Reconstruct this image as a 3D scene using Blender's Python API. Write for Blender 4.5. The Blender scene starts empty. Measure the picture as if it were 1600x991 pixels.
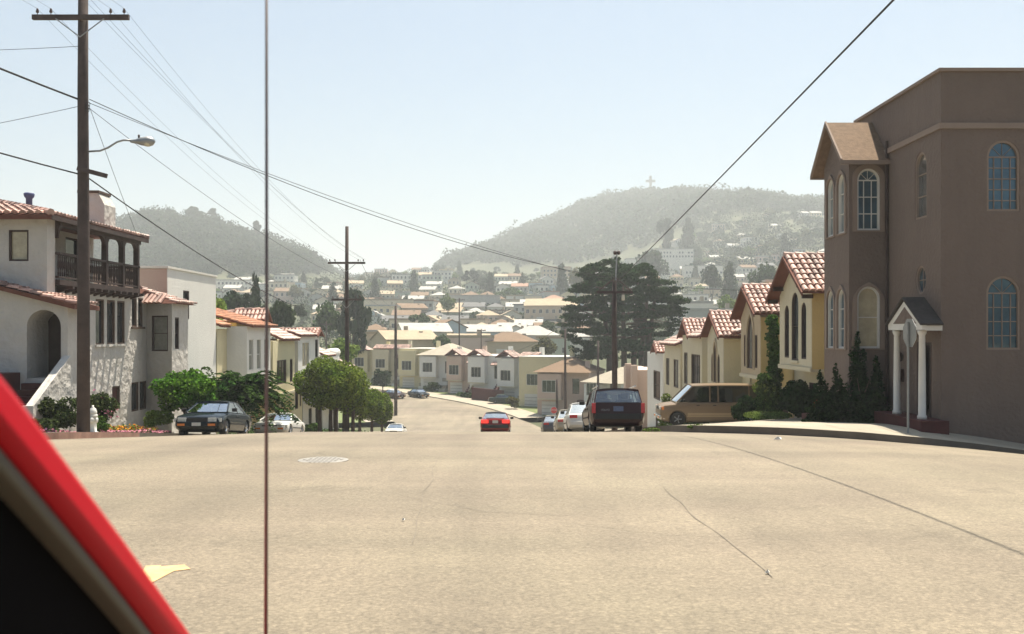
import bpy, math, random
import numpy as np
from mathutils import Vector, Matrix, noise
rnd = random.Random(7)
R = math.radians
S = bpy.context.scene
C = S.collection
# ------------------------------------------------------------------ camera, sky, sun, exposure
K, EYE, HY = 1570.0, 1.5, 520.0
cam = bpy.data.objects.new('camera', bpy.data.cameras.new('camera'))
C.objects.link(cam); S.camera = cam
cam.location = (0, 0, EYE); cam.rotation_euler = (R(90), 0, 0)
cam.data.sensor_width = 36; cam.data.lens = 36*K/1600
cam.data.shift_y = (HY-495.5)/1600
cam.data.clip_start = .05; cam.data.clip_end = 9000
cam.data.dof.use_dof = True; cam.data.dof.focus_distance = 32; cam.data.dof.aperture_fstop = 8
SUN_EL, SUN_AZ = 71, 25
W = bpy.data.worlds.new("World"); S.world = W; W.use_nodes = True
wn = W.node_tree.nodes; wn.clear()
sky = wn.new('ShaderNodeTexSky'); sky.sky_type = 'NISHITA'; sky.sun_disc = False
sky.sun_elevation = R(SUN_EL); sky.sun_rotation = R(SUN_AZ)
sky.altitude = 50; sky.air_density = 1.0; sky.dust_density = 3.0; sky.ozone_density = 1.0
bg = wn.new('ShaderNodeBackground'); bg.inputs[1].default_value = .054
wo = wn.new('ShaderNodeOutputWorld')
tn = wn.new('ShaderNodeMix'); tn.data_type = 'RGBA'; tn.blend_type = 'MULTIPLY'; tn.inputs[0].default_value = 1; tn.inputs[7].default_value = (.89, 1.02, 1.05, 1)
W.node_tree.links.new(sky.outputs[0], tn.inputs[6]); W.node_tree.links.new(tn.outputs[2], bg.inputs[0]); W.node_tree.links.new(bg.outputs[0], wo.inputs[0])
sl = bpy.data.lights.new('sun', 'SUN'); sl.energy = 5.0; sl.angle = R(.53); sl.color = (1, .91, .76)
sun = bpy.data.objects.new('sun', sl); C.objects.link(sun)
sd = Vector((math.sin(R(SUN_AZ))*math.cos(R(SUN_EL)), math.cos(R(SUN_AZ))*math.cos(R(SUN_EL)), math.sin(R(SUN_EL))))
sun.rotation_euler = sd.to_track_quat('Z', 'Y').to_euler(); sun.location = (0, 0, 60)
S.view_settings.view_transform = 'Standard'; S.view_settings.look = 'None'
S.view_settings.exposure = 1.3; S.view_settings.gamma = 1; S.view_settings.use_curve_mapping = False
HAZE = .00052

# ------------------------------------------------------------------ helpers
def gy(X, Y):
    return g(X, Y)+(.07*(min(X, 12)-5)*sm(25.6, 30, Y) if X > 5 else 0)
def at(px, py, Y): return Vector(((px-800)/K*Y, Y, EYE+(HY-py)/K*Y))
def sm(a, b, x):
    t = min(1, max(0, (x-a)/(b-a))); return t*t*(3-2*t)
def lerp(a, b, t): return a+(b-a)*t
def link(o, parent=None, label=None, cat=None, group=None, kind=None):
    C.objects.link(o)
    if parent: o.parent = parent
    if label: o['label'] = label
    if cat: o['category'] = cat
    if group: o['group'] = group
    if kind: o['kind'] = kind
    return o
def empty(name, loc, label, cat, group=None, rz=0):
    o = bpy.data.objects.new(name, None); o.empty_display_size = .3
    o.location = loc; o.rotation_euler = (0, 0, rz)
    return link(o, None, label, cat, group)
def inst(mesh, name, parent=None, loc=(0, 0, 0), rz=0, sc=None, **k):
    o = bpy.data.objects.new(name, mesh); o.location = loc; o.rotation_euler = (0, 0, rz)
    if sc: o.scale = sc
    return link(o, parent, **k)

class MB:
    def __init__(s): s.v = []; s.f = []; s.m = []
    def face(s, pts, m=0):
        b = len(s.v); s.v += [tuple(p) for p in pts]; s.f.append(tuple(range(b, b+len(pts)))); s.m.append(m)
    def box(s, x0, x1, y0, y1, z0, z1, m=0):
        b = len(s.v)
        s.v += [(x0,y0,z0),(x1,y0,z0),(x1,y1,z0),(x0,y1,z0),(x0,y0,z1),(x1,y0,z1),(x1,y1,z1),(x0,y1,z1)]
        for f in ((0,3,2,1),(4,5,6,7),(0,1,5,4),(1,2,6,5),(2,3,7,6),(3,0,4,7)):
            s.f.append(tuple(b+i for i in f)); s.m.append(m)
        return s
    def prism(s, poly, ax, a, b_, m=0):
        # poly of 2D points; ax='y': (x,z) extruded in y ; 'x': (y,z) ; 'z': (x,y)
        def P(p, t): return (p[0], t, p[1]) if ax == 'y' else ((t, p[0], p[1]) if ax == 'x' else (p[0], p[1], t))
        n = len(poly); b = len(s.v)
        area = sum(poly[i][0]*poly[(i+1) % n][1]-poly[(i+1) % n][0]*poly[i][1] for i in range(n))
        if area < 0: poly = poly[::-1]
        s.v += [P(p, a) for p in poly]+[P(p, b_) for p in poly]
        flip = (ax == 'y')
        def A(f): s.f.append(tuple(f[::-1]) if flip else tuple(f)); s.m.append(m)
        A([b+i for i in range(n)][::-1]); A([b+n+i for i in range(n)])
        for i in range(n):
            j = (i+1) % n; A([b+i, b+j, b+n+j, b+n+i])
        return s
    def ring(s, outer, inner, y0, y1, m=0):
        n = len(outer); b = len(s.v)
        for poly, y in ((outer, y0), (inner, y0), (outer, y1), (inner, y1)): s.v += [(p[0], y, p[1]) for p in poly]
        for i in range(n):
            j = (i+1) % n
            for q in ((b+i, b+j, b+n+j, b+n+i), (b+2*n+j, b+2*n+i, b+3*n+i, b+3*n+j), (b+j, b+i, b+2*n+i, b+2*n+j), (b+n+i, b+n+j, b+3*n+j, b+3*n+i)):
                s.f.append(q); s.m.append(m)
        return s
    def tube(s, pts, r, n=8, m=0, r1=None, cap=True):
        pts = [Vector(p) for p in pts]; k = len(pts); b = len(s.v)
        for i, p in enumerate(pts):
            d = (pts[min(i+1, k-1)]-pts[max(i-1, 0)]).normalized()
            u = d.cross(Vector((0, 0, 1)) if abs(d.z) < .9 else Vector((1, 0, 0))).normalized(); w = d.cross(u)
            if isinstance(r, (list, tuple)): rr = r[i]
            else: rr = r if r1 is None else r+(r1-r)*i/(k-1)
            for j in range(n):
                a = 2*math.pi*j/n; s.v.append(tuple(p+u*(rr*math.cos(a))+w*(rr*math.sin(a))))
        for i in range(k-1):
            for j in range(n):
                q = (j+1) % n; s.f.append((b+i*n+j, b+i*n+q, b+(i+1)*n+q, b+(i+1)*n+j)); s.m.append(m)
        if cap:
            s.f.append(tuple(b+j for j in range(n))[::-1]); s.m.append(m)
            s.f.append(tuple(b+(k-1)*n+j for j in range(n))); s.m.append(m)
        return s
    def lathe(s, prof, n=16, c=(0, 0, 0), ax='z', m=0):
        b = len(s.v); k = len(prof)
        for r, h in prof:
            for j in range(n):
                a = 2*math.pi*j/n; x, y = r*math.cos(a), r*math.sin(a)
                s.v.append((c[0]+x, c[1]+y, c[2]+h) if ax == 'z' else (c[0]+h, c[1]+x, c[2]+y))
        for i in range(k-1):
            for j in range(n):
                q = (j+1) % n; s.f.append((b+i*n+j, b+i*n+q, b+(i+1)*n+q, b+(i+1)*n+j)); s.m.append(m)
        s.f.append(tuple(b+j for j in range(n))[::-1]); s.m.append(m)
        s.f.append(tuple(b+(k-1)*n+j for j in range(n))); s.m.append(m)
        return s
    def mesh(s, name, mats, smooth=False):
        me = bpy.data.meshes.new(name); me.from_pydata(s.v, [], s.f)
        for t in (mats if isinstance(mats, (list, tuple)) else [mats]): me.materials.append(t)
        if any(s.m): me.polygons.foreach_set('material_index', s.m)
        if smooth: me.polygons.foreach_set('use_smooth', [True]*len(s.f))
        me.update(); return me
    def build(s, name, mats, parent=None, off=None, smooth=False, bevel=0, loc=(0, 0, 0), rz=0, **k):
        if off is not None:
            ox, oy, oz = off; s.v = [(x-ox, y-oy, z-oz) for x, y, z in s.v]
        me = s.mesh(name, mats, smooth)
        if smooth or bevel:
            import bmesh
            bm = bmesh.new(); bm.from_mesh(me); bmesh.ops.recalc_face_normals(bm, faces=bm.faces); 
            if bevel: 
                bmesh.ops.remove_doubles(bm, verts=bm.verts, dist=1e-5)
                bmesh.ops.bevel(bm, geom=[e for e in bm.edges if len(e.link_faces) == 2 and e.calc_face_angle(0) > .5], offset=bevel, segments=2, affect='EDGES', profile=.5, clamp_overlap=True)
            bm.to_mesh(me); bm.free()
        o = bpy.data.objects.new(name, me); o.location = loc; o.rotation_euler = (0, 0, rz)
        return link(o, parent, **k)
def sharp(o, ang=40):
    me = o.data; me.polygons.foreach_set('use_smooth', [True]*len(me.polygons))
    me.set_sharp_from_angle(angle=R(ang))
    return o
def carve(o, holes, depth=.22):
    """holes: list of (poly[(x,z)], (x,y,z), rot) in the parent's space; cuts window recesses into a wall"""
    if not holes: return
    if len(holes) > 1:
        for hh in holes: carve(o, [hh], depth)
        return
    mb = MB()
    for poly, p, rz in holes:
        t = MB().prism(poly, 'y', -.6, depth); M = Matrix.Translation(Vector(p)-o.location) @ Matrix.Rotation(rz, 4, 'Z')
        b = len(mb.v); mb.v += [tuple(M @ Vector(v)) for v in t.v]; mb.f += [tuple(b+i for i in f) for f in t.f]; mb.m += t.m
    me = mb.mesh('cut', []); 
    import bmesh
    for m_ in (me, o.data):
        bm = bmesh.new(); bm.from_mesh(m_); bmesh.ops.remove_doubles(bm, verts=bm.verts, dist=1e-5); bmesh.ops.recalc_face_normals(bm, faces=bm.faces); bmesh.ops.triangulate(bm, faces=bm.faces); bm.to_mesh(m_); bm.free()
    c = bpy.data.objects.new('cut', me); C.objects.link(c)
    c.parent = o.parent; c.location = o.location
    cz_ = sum(q[1] for q in holes[0][0])/len(holes[0][0]); Mr = Matrix.Translation(Vector(holes[0][1])-o.location) @ Matrix.Rotation(holes[0][2], 4, 'Z')
    for solver, sh in (('EXACT', 0), ('FAST', 0), ('EXACT', .004), ('FAST', .003)):
        o.modifiers.clear(); c.location = o.location+Vector((sh, sh*.7, sh*1.3))
        md = o.modifiers.new('b', 'BOOLEAN'); md.operation = 'DIFFERENCE'; md.solver = solver; md.object = c
        bpy.context.view_layer.update()
        dg = bpy.context.evaluated_depsgraph_get()
        nm = bpy.data.meshes.new_from_object(o.evaluated_get(dg))
        from mathutils.bvhtree import BVHTree
        bv = BVHTree.FromPolygons([v.co[:] for v in nm.vertices], [p.vertices[:] for p in nm.polygons])
        P0, P1 = Mr @ Vector((.013, -.5, cz_)), Mr @ Vector((.013, 0, cz_)); hit = bv.ray_cast(P0, (P1-P0).normalized(), 9)
        if hit[0] is None or hit[3] > .5+depth*.7: break
    else: print('CARVE FAILED', o.name, holes[0][1], hit[3])
    o.modifiers.clear(); old = o.data; o.data = nm; nm.name = old.name
    bpy.data.objects.remove(c)

# ------------------------------------------------------------------ materials
def mat(name, col, rough=.8, var=.15, scale=1.5, bump=0, bscale=30, metal=0, spec=.4, col2=None, island=0, objvar=0, emit=None, coat=0, dirt=0):
    m = bpy.data.materials.new(name); m.use_nodes = True
    N = m.node_tree.nodes; L = m.node_tree.links; p = N['Principled BSDF']
    p.inputs['Roughness'].default_value = rough; p.inputs['Metallic'].default_value = metal
    p.inputs['Specular IOR Level'].default_value = spec
    if coat: p.inputs['Coat Weight'].default_value = coat; p.inputs['Coat Roughness'].default_value = .06
    tc = N.new('ShaderNodeTexCoord')
    col = [c*.80 for c in col]; col2 = [c*.8 for c in col2] if col2 else None
    c1 = [c*(1-var) for c in col]; c2 = list(col2) if col2 else [min(1, c*(1+var)) for c in col]
    n = N.new('ShaderNodeTexNoise'); n.inputs['Scale'].default_value = scale; n.inputs['Detail'].default_value = 6; n.inputs['Roughness'].default_value = .65
    L.new(tc.outputs['Object'], n.inputs['Vector'])
    mx = N.new('ShaderNodeMix'); mx.data_type = 'RGBA'
    rp = N.new('ShaderNodeMapRange'); rp.inputs[1].default_value = .3; rp.inputs[2].default_value = .7
    L.new(n.outputs[0], rp.inputs[0]); L.new(rp.outputs[0], mx.inputs[0])
    mx.inputs[6].default_value = (*c1, 1); mx.inputs[7].default_value = (*c2, 1)
    out = mx.outputs[2]
    def mulv(val, amt):
        nonlocal out
        h = N.new('ShaderNodeHueSaturation'); r2 = N.new('ShaderNodeMapRange')
        r2.inputs[3].default_value = 1-amt; r2.inputs[4].default_value = 1+amt
        L.new(val, r2.inputs[0]); L.new(r2.outputs[0], h.inputs['Value']); L.new(out, h.inputs['Color']); out = h.outputs[0]
    if island:
        g = N.new('ShaderNodeNewGeometry'); mulv(g.outputs['Random Per Island'], island)
    if objvar:
        g = N.new('ShaderNodeObjectInfo'); mulv(g.outputs['Random'], objvar)
    if dirt:
        mp = N.new('ShaderNodeMapping'); mp.inputs['Scale'].default_value = (2.2, 2.2, .25)
        nn = N.new('ShaderNodeTexNoise'); nn.inputs['Scale'].default_value = 1.6; nn.inputs['Detail'].default_value = 5
        L.new(tc.outputs['Object'], mp.inputs[0]); L.new(mp.outputs[0], nn.inputs[0])
        mulv(nn.outputs[0], dirt)
    L.new(out, p.inputs['Base Color'])
    if bump:
        nb = N.new('ShaderNodeTexNoise'); nb.inputs['Scale'].default_value = bscale; nb.inputs['Detail'].default_value = 4
        b = N.new('ShaderNodeBump'); b.inputs['Strength'].default_value = min(1, bump); b.inputs['Distance'].default_value = .03*max(1, bump)
        L.new(tc.outputs['Object'], nb.inputs[0]); L.new(nb.outputs[0], b.inputs['Height']); L.new(b.outputs[0], p.inputs['Normal'])
    if emit: p.inputs['Emission Color'].default_value = (*emit[0], 1); p.inputs['Emission Strength'].default_value = emit[1]
    return m
def leafmat(name, col, var=.5, trans=.22, objvar=0):
    m = bpy.data.materials.new(name); m.use_nodes = True
    N = m.node_tree.nodes; L = m.node_tree.links; N.clear()
    g = N.new('ShaderNodeNewGeometry'); tc = N.new('ShaderNodeTexCoord')
    n = N.new('ShaderNodeTexNoise'); n.inputs['Scale'].default_value = .8; L.new(tc.outputs['Object'], n.inputs[0])
    h = N.new('ShaderNodeHueSaturation'); h.inputs['Color'].default_value = (*[c*.72 for c in col], 1)
    r = N.new('ShaderNodeMapRange'); r.inputs[3].default_value = 1-var; r.inputs[4].default_value = 1+var
    L.new(g.outputs['Random Per Island'], r.inputs[0])
    r2 = N.new('ShaderNodeMapRange'); r2.inputs[1].default_value = .3; r2.inputs[2].default_value = .7; r2.inputs[3].default_value = .475; r2.inputs[4].default_value = .525
    L.new(n.outputs[0], r2.inputs[0]); L.new(r2.outputs[0], h.inputs['Hue'])
    val = r.outputs[0]
    if objvar:
        oi = N.new('ShaderNodeObjectInfo'); r3 = N.new('ShaderNodeMapRange'); r3.inputs[3].default_value = 1-objvar; r3.inputs[4].default_value = 1+objvar
        L.new(oi.outputs['Random'], r3.inputs[0]); mu = N.new('ShaderNodeMath'); mu.operation = 'MULTIPLY'; L.new(val, mu.inputs[0]); L.new(r3.outputs[0], mu.inputs[1]); val = mu.outputs[0]
    L.new(val, h.inputs['Value'])
    d = N.new('ShaderNodeBsdfDiffuse'); t = N.new('ShaderNodeBsdfTranslucent'); mx = N.new('ShaderNodeMixShader'); mx.inputs[0].default_value = trans
    L.new(h.outputs[0], d.inputs[0]); L.new(h.outputs[0], t.inputs[0]); L.new(d.outputs[0], mx.inputs[1]); L.new(t.outputs[0], mx.inputs[2])
    o = N.new('ShaderNodeOutputMaterial'); L.new(mx.outputs[0], o.inputs[0]); return m
def carglass(name, tint=(.55, .62, .6), mix=.45):
    m = bpy.data.materials.new(name); m.use_nodes = True
    N = m.node_tree.nodes; L = m.node_tree.links; N.clear()
    t = N.new('ShaderNodeBsdfTransparent'); t.inputs[0].default_value = (*tint, 1)
    g = N.new('ShaderNodeBsdfGlossy'); g.inputs['Roughness'].default_value = .03; g.inputs[0].default_value = (.9, .95, 1, 1)
    f = N.new('ShaderNodeLayerWeight'); f.inputs[0].default_value = mix
    r = N.new('ShaderNodeMapRange'); r.inputs[3].default_value = .08; r.inputs[4].default_value = 1; L.new(f.outputs[1], r.inputs[0])
    mx = N.new('ShaderNodeMixShader'); L.new(r.outputs[0], mx.inputs[0]); L.new(t.outputs[0], mx.inputs[1]); L.new(g.outputs[0], mx.inputs[2])
    o = N.new('ShaderNodeOutputMaterial'); L.new(mx.outputs[0], o.inputs[0]); return m
def asphalt():
    m = bpy.data.materials.new('asphalt'); m.use_nodes = True
    N = m.node_tree.nodes; L = m.node_tree.links; p = N['Principled BSDF']; p.inputs['Roughness'].default_value = .72; p.inputs['Specular IOR Level'].default_value = .35
    tc = N.new('ShaderNodeTexCoord')
    def noi(s, d=4, vec=None, rg=.6):
        n = N.new('ShaderNodeTexNoise'); n.inputs['Scale'].default_value = s; n.inputs['Detail'].default_value = d; n.inputs['Roughness'].default_value = rg
        L.new(vec or tc.outputs['Object'], n.inputs[0]); return n.outputs[0]
    def rng(v, a, b, c, d):
        r = N.new('ShaderNodeMapRange'); r.inputs[1].default_value = a; r.inputs[2].default_value = b; r.inputs[3].default_value = c; r.inputs[4].default_value = d; L.new(v, r.inputs[0]); return r.outputs[0]
    def mul(a, b):
        x = N.new('ShaderNodeMath'); x.operation = 'MULTIPLY'; L.new(a, x.inputs[0]); L.new(b, x.inputs[1]); return x.outputs[0]
    mp = N.new('ShaderNodeMapping'); mp.inputs['Scale'].default_value = (1.0, .12, 1); L.new(tc.outputs['Object'], mp.inputs[0])
    mp2 = N.new('ShaderNodeMapping'); mp2.inputs['Scale'].default_value = (.15, 1.1, 1); L.new(tc.outputs['Object'], mp2.inputs[0])
    v = rng(noi(.12, 5), .3, .7, .80, 1.17)
    v = mul(v, rng(noi(38, 5, None, .9), .36, .64, .62, 1.38))
    vs = N.new('ShaderNodeTexVoronoi'); vs.inputs['Scale'].default_value = 26; L.new(tc.outputs['Object'], vs.inputs['Vector'])
    v = mul(v, rng(vs.outputs[0], 0, .7, 1.16, .86))
    v = mul(v, rng(noi(1.7, 6, None, .75), .58, .74, 1, .80))
    v = mul(v, rng(noi(6, 4, None, .7), .66, .72, 1, .72))
    v = mul(v, rng(noi(14, 5, None, .8), .3, .7, .84, 1.15))
    v = mul(v, rng(noi(.7, 3, mp.outputs[0]), .35, .65, .85, 1.1))
    v = mul(v, rng(noi(.5, 4, mp2.outputs[0]), .38, .62, .88, 1.08))
    # cracks
    dn = N.new('ShaderNodeTexNoise'); dn.inputs['Scale'].default_value = 1.2; dn.inputs['Detail'].default_value = 5; L.new(tc.outputs['Object'], dn.inputs[0])
    ad = N.new('ShaderNodeMix'); ad.data_type = 'RGBA'; ad.blend_type = 'ADD'; ad.inputs[0].default_value = .9
    L.new(tc.outputs['Object'], ad.inputs[6]); L.new(dn.outputs[1], ad.inputs[7])
    vo = N.new('ShaderNodeTexVoronoi'); vo.feature = 'DISTANCE_TO_EDGE'; vo.inputs['Scale'].default_value = .33; L.new(ad.outputs[2], vo.inputs['Vector'])
    ck = rng(vo.outputs[0], 0, .010, 0, 1)
    msk = rng(noi(.35, 3), .50, .58, 1, 0)
    x = N.new('ShaderNodeMath'); x.operation = 'MAXIMUM'; L.new(ck, x.inputs[0]); L.new(msk, x.inputs[1])
    v = mul(v, rng(x.outputs[0], 0, 1, .76, 1))
    h = N.new('ShaderNodeHueSaturation'); h.inputs['Color'].default_value = (.186, .153, .109, 1); L.new(v, h.inputs['Value'])
    hr = rng(noi(.25, 3), .3, .7, .495, .51); L.new(hr, h.inputs['Hue'])
    L.new(h.outputs[0], p.inputs['Base Color'])
    b = N.new('ShaderNodeBump'); b.inputs['Strength'].default_value = .6; b.inputs['Distance'].default_value = .012
    L.new(noi(70, 4), b.inputs['Height'])
    b2 = N.new('ShaderNodeBump'); b2.inputs['Strength'].default_value = .5; b2.inputs['Distance'].default_value = .05; L.new(noi(2.2, 5), b2.inputs['Height']); L.new(b.outputs[0], b2.inputs['Normal'])
    L.new(b2.outputs[0], p.inputs['Normal'])
    return m

M = {}
M['asphalt'] = asphalt()
M['tar'] = mat('tar', (.165, .14, .11), .75, .2, 3)
M['concrete'] = mat('concrete', (.36, .32, .25), .85, .14, .8, .3, 60)
M['curb'] = mat('curb_concrete', (.15, .125, .10), .85, .2, 1.5)  # kerb faces: darkened to carry the shade on the viewer's side
M['curb_red'] = mat('curb_red', (.36, .21, .16), .8, .3, 2)
M['soil'] = mat('soil', (.13, .12, .06), .95, .4, .6, .4, 8, col2=(.10, .16, .05))
M['grass'] = mat('grass_ground', (.13, .16, .06), .95, .4, .5, .4, 10)
M['hillground'] = mat('hill_ground', (.07, .08, .04), .95, .35, .03)
M['townground'] = mat('town_ground', (.055, .075, .03), .95, .3, .03, col2=(.12, .12, .06))
M['stucco_l'] = mat('rough_white_stucco', (.57, .545, .505), .9, .09, .8, 3.2, 3.4, dirt=.08)
M['stucco_w'] = mat('white_stucco', (.80, .79, .74), .9, .05, .6, .5, 12, dirt=.05)
M['stucco_pink'] = mat('pinkish_stucco', (.50, .38, .32), .9, .08, .6, .4, 12)  # shaded tone of a white side wall, put into the colour
M['beige'] = mat('taupe_stucco', (.185, .138, .112), .9, .10, .35, 1.3, 9, dirt=.10)
M['beige_trim'] = mat('taupe_trim', (.29, .22, .175), .85, .08, 1)
M['cream'] = mat('cream_paint', (.64, .58, .42), .85, .06, .6, .4, 14, dirt=.05)
M['yellow'] = mat('yellow_paint', (.66, .50, .22), .85, .06, .6, .4, 14, dirt=.05)
M['paleyellow'] = mat('pale_yellow_paint', (.74, .66, .42), .85, .06, .6, .4, 14, dirt=.05)
M['tan'] = mat('tan_paint', (.52, .42, .28), .85, .06, .6, .4, 14, dirt=.05)
M['pinkcream'] = mat('pink_cream_paint', (.62, .47, .38), .85, .06, .6, .3, 14, dirt=.05)
M['trim_w'] = mat('white_trim', (.74, .72, .66), .6, .05, 2)
M['trim_dark'] = mat('dark_wood', (.055, .032, .026), .7, .3, 3)
M['trim_brown'] = mat('brown_trim', (.11, .07, .05), .7, .25, 3)
M['tile'] = mat('clay_tile', (.30, .14, .11), .55, .3, 2.5, island=.6, spec=.6, col2=(.52, .34, .275))
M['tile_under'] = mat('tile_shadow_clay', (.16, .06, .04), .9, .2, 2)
M['tile_or'] = mat('orange_clay_tile', (.46, .22, .13), .8, .2, 2.5, island=.3)
M['redpaint'] = mat('dark_red_masonry', (.085, .018, .016), .8, .25, 2)
M['glass_d'] = mat('dark_window_glass', (.035, .04, .045), .06, .3, 1.2, spec=.9)
M['glass_b'] = mat('sky_window_glass', (.07, .14, .19), .05, .35, 1.5, spec=1.0, metal=.35)
M['glass_sky'] = mat('sky_mirroring_glass', (.60, .68, .72), .06, .25, 1.2, metal=.9)
M['glass_y'] = mat('curtained_window_glass', (.52, .45, .30), .18, .25, 2.5, spec=.9)
M['glass_c'] = mat('blind_window_glass', (.30, .30, .26), .15, .2, 3, spec=.8)
M['shingle'] = mat('brown_shingle', (.20, .13, .08), .9, .25, 6, .5, 20)
M['shingle_d'] = mat('dark_shingle', (.055, .045, .04), .9, .25, 6, .5, 20)
M['polewood'] = mat('pole_wood', (.085, .062, .055), .9, .3, 2, .4, 14)
M['metal'] = mat('grey_metal', (.36, .37, .37), .45, .15, 3, metal=.6)
M['cable'] = mat('black_cable', (.03, .03, .032), .7, .1, 1)
M['insul'] = mat('brown_insulator', (.10, .06, .05), .3, .1, 1)
M['lampglass'] = mat('lamp_glass', (.65, .62, .5), .2, .1, 3)
M['black'] = mat('black_rubber', (.02, .02, .02), .7, .2, 3)
M['chrome'] = mat('chrome', (.7, .7, .7), .18, .05, 1, metal=1)
M['plate'] = mat('licence_plate', (.6, .6, .56), .5, .25, 25)
M['plate_b'] = mat('blue_licence_plate', (.10, .13, .22), .5, .3, 25)
M['taillight'] = mat('red_lens', (.55, .02, .015), .25, .15, 8, spec=.7)
M['taillit'] = mat('lit_brake_light', (.7, .03, .02), .3, .1, 6, emit=((1, .03, .02), .7))
M['amber'] = mat('amber_lens', (.75, .22, .03), .25, .1, 6, spec=.7)
M['headlight'] = mat('headlight_lens', (.62, .62, .58), .12, .2, 12, spec=.9)
M['cglass'] = carglass('car_glass')
M['cglass_d'] = carglass('tinted_car_glass', (.16, .2, .22), .5)
M['seat'] = mat('dark_upholstery', (.05, .048, .045), .9, .2, 5)
M['bark'] = mat('bark', (.10, .07, .05), .95, .3, 4, .6, 12)
M['white'] = mat('white_enamel', (.78, .77, .72), .5, .08, 3)
M['signred'] = mat('stop_sign_red', (.60, .03, .03), .45, .1, 3)
M['signback'] = mat('sign_back_grey', (.30, .31, .30), .5, .15, 3, metal=.3)
M['paintor'] = mat('orange_road_paint', (.68, .42, .20), .8, .25, 9)
M['iron'] = mat('cast_iron', (.30, .28, .25), .5, .2, 5, metal=.2)
def leaf(n, c, **k): M[n] = leafmat(n, c, **k)
leaf('lf_bright', (.10, .23, .03), var=.7, trans=.3); leaf('lf_fern', (.055, .11, .028)); leaf('lf_ficus', (.16, .22, .035), var=.7, trans=.3)
leaf('lf_cyp', (.034, .066, .022), trans=.2); leaf('lf_hedge', (.022, .05, .014), trans=.15); leaf('lf_bush', (.07, .095, .035), var=.6)
leaf('lf_mid', (.06, .10, .035), objvar=.35, trans=.25); leaf('lf_lime', (.17, .25, .06), objvar=.2); leaf('lf_dark', (.035, .06, .025), objvar=.25, trans=.2)
leaf('lf_hill', (.042, .064, .028), var=.6, trans=.2); leaf('lf_ivy', (.075, .14, .03)); leaf('lf_grass', (.13, .20, .05))
leaf('fl_pink', (.62, .26, .34), var=.35, trans=.2); leaf('fl_orange', (.72, .30, .04), var=.4, trans=.2); leaf('fl_red', (.70, .07, .07), var=.3, trans=.2); leaf('lf_olive', (.13, .13, .045), objvar=.2)

# ------------------------------------------------------------------ ground functions
def road_z(Y):
    if Y <= 0: return 0.0
    if Y <= 31: return -.00162*Y*Y
    z31, z98 = -1.5568, -1.5568-.1055*67
    if Y <= 98: return z31-.1055*(Y-31)
    if Y <= 128: t = Y-98; return z98-.1055*t+.1055*t*t/60
    zf = z98-.1055*15
    if Y <= 135: return zf
    return zf+.035*(Y-135)-(.035*(Y-235) if Y > 235 else 0)
def g(X, Y):
    z = road_z(Y)
    w = 1-sm(30, 42, Y)
    if X > 4.5: z -= w*sm(5, 20, Y)*(.0085*(min(X, 18)-4.5)**2+(.22*(X-18) if X > 18 else 0))
    if X < -6: z -= .03*min(-X-6, 12)
    return z
CL = [(-4, 90), (-4, 105), (-4.6, 118), (-7, 132), (-12, 146), (-19.5, 159), (-28, 170), (-38, 180), (-50, 190), (-64, 198), (-85, 206), (-110, 212)]
def cl(t):
    i = min(int(t), len(CL)-2); f = t-i; P = lambda k: Vector(CL[max(0, min(len(CL)-1, k))])
    a, b, c, d = P(i-1), P(i), P(i+1), P(i+2)
    return .5*((2*b)+(c-a)*f+(2*a-5*b+4*c-d)*f*f+(3*b-a-3*c+d)*f**3)
CLP = [cl(k*.1) for k in range(0, (len(CL)-1)*10+1)]
def off(poly, d):
    out = []
    for i, p in enumerate(poly):
        t = (poly[min(i+1, len(poly)-1)]-poly[max(0, i-1)]).normalized(); out.append(Vector((p.x+t.y*d, p.y-t.x*d)))
    return out
BASE = [(-100, 0), (235, -6.6), (300, -3), (400, 5), (480, 13), (550, 21), (700, 37), (900, 50), (1100, 60), (1600, 62), (4000, 40)]
def interp(t, x):
    if x <= t[0][0]: return t[0][1]
    for (a, b), (c, d) in zip(t, t[1:]):
        if x <= c: return b+(d-b)*(x-a)/(c-a)
    return t[-1][1]
def sil(tab, D, sub): return sorted([((px-800)/K*D, EYE+(HY-py)/K*D-sub) for px, py in tab])
HL = sil([(-300, 470), (-100, 420), (60, 372), (170, 352), (230, 342), (290, 334), (340, 340), (400, 359), (450, 379), (500, 402), (540, 427), (570, 446), (600, 470)], 950, 11)
HR = sil([(600, 470), (660, 452), (700, 424), (720, 402), (745, 386), (800, 364), (850, 343), (900, 317), (940, 303), (1000, 300), (1045, 308), (1090, 328), (1150, 354), (1250, 390), (1350, 410), (1700, 430)], 1500, 15)
def H(X, Y):
    z = road_z(Y) if Y < 235 else interp(BASE, Y)
    if Y > 235: z = lerp(road_z(235), z, sm(235, 245, Y)) if Y < 245 else z
    if Y > 260: z += 2.2*noise.noise((X*.012, Y*.012, 3))*sm(260, 400, Y)
    b = z
    if Y > 560:
        k = sm(620, 960, Y)
        hl = interp(HL, X)
        if k > 0 and hl > z: z = z+(hl-z)*k*(1-.4*sm(1000, 1500, Y))
        k = sm(850, 1500, Y); hr = interp(HR, X)
        if k > 0 and hr > b: z = max(z, b+(hr-b)*k)
    if X > 60 and Y > 380:
        k = sm(60, 270, X)*sm(380, 1000, Y); z += 52*k*(1-sm(1040, 1450, Y))
    return z

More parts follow.
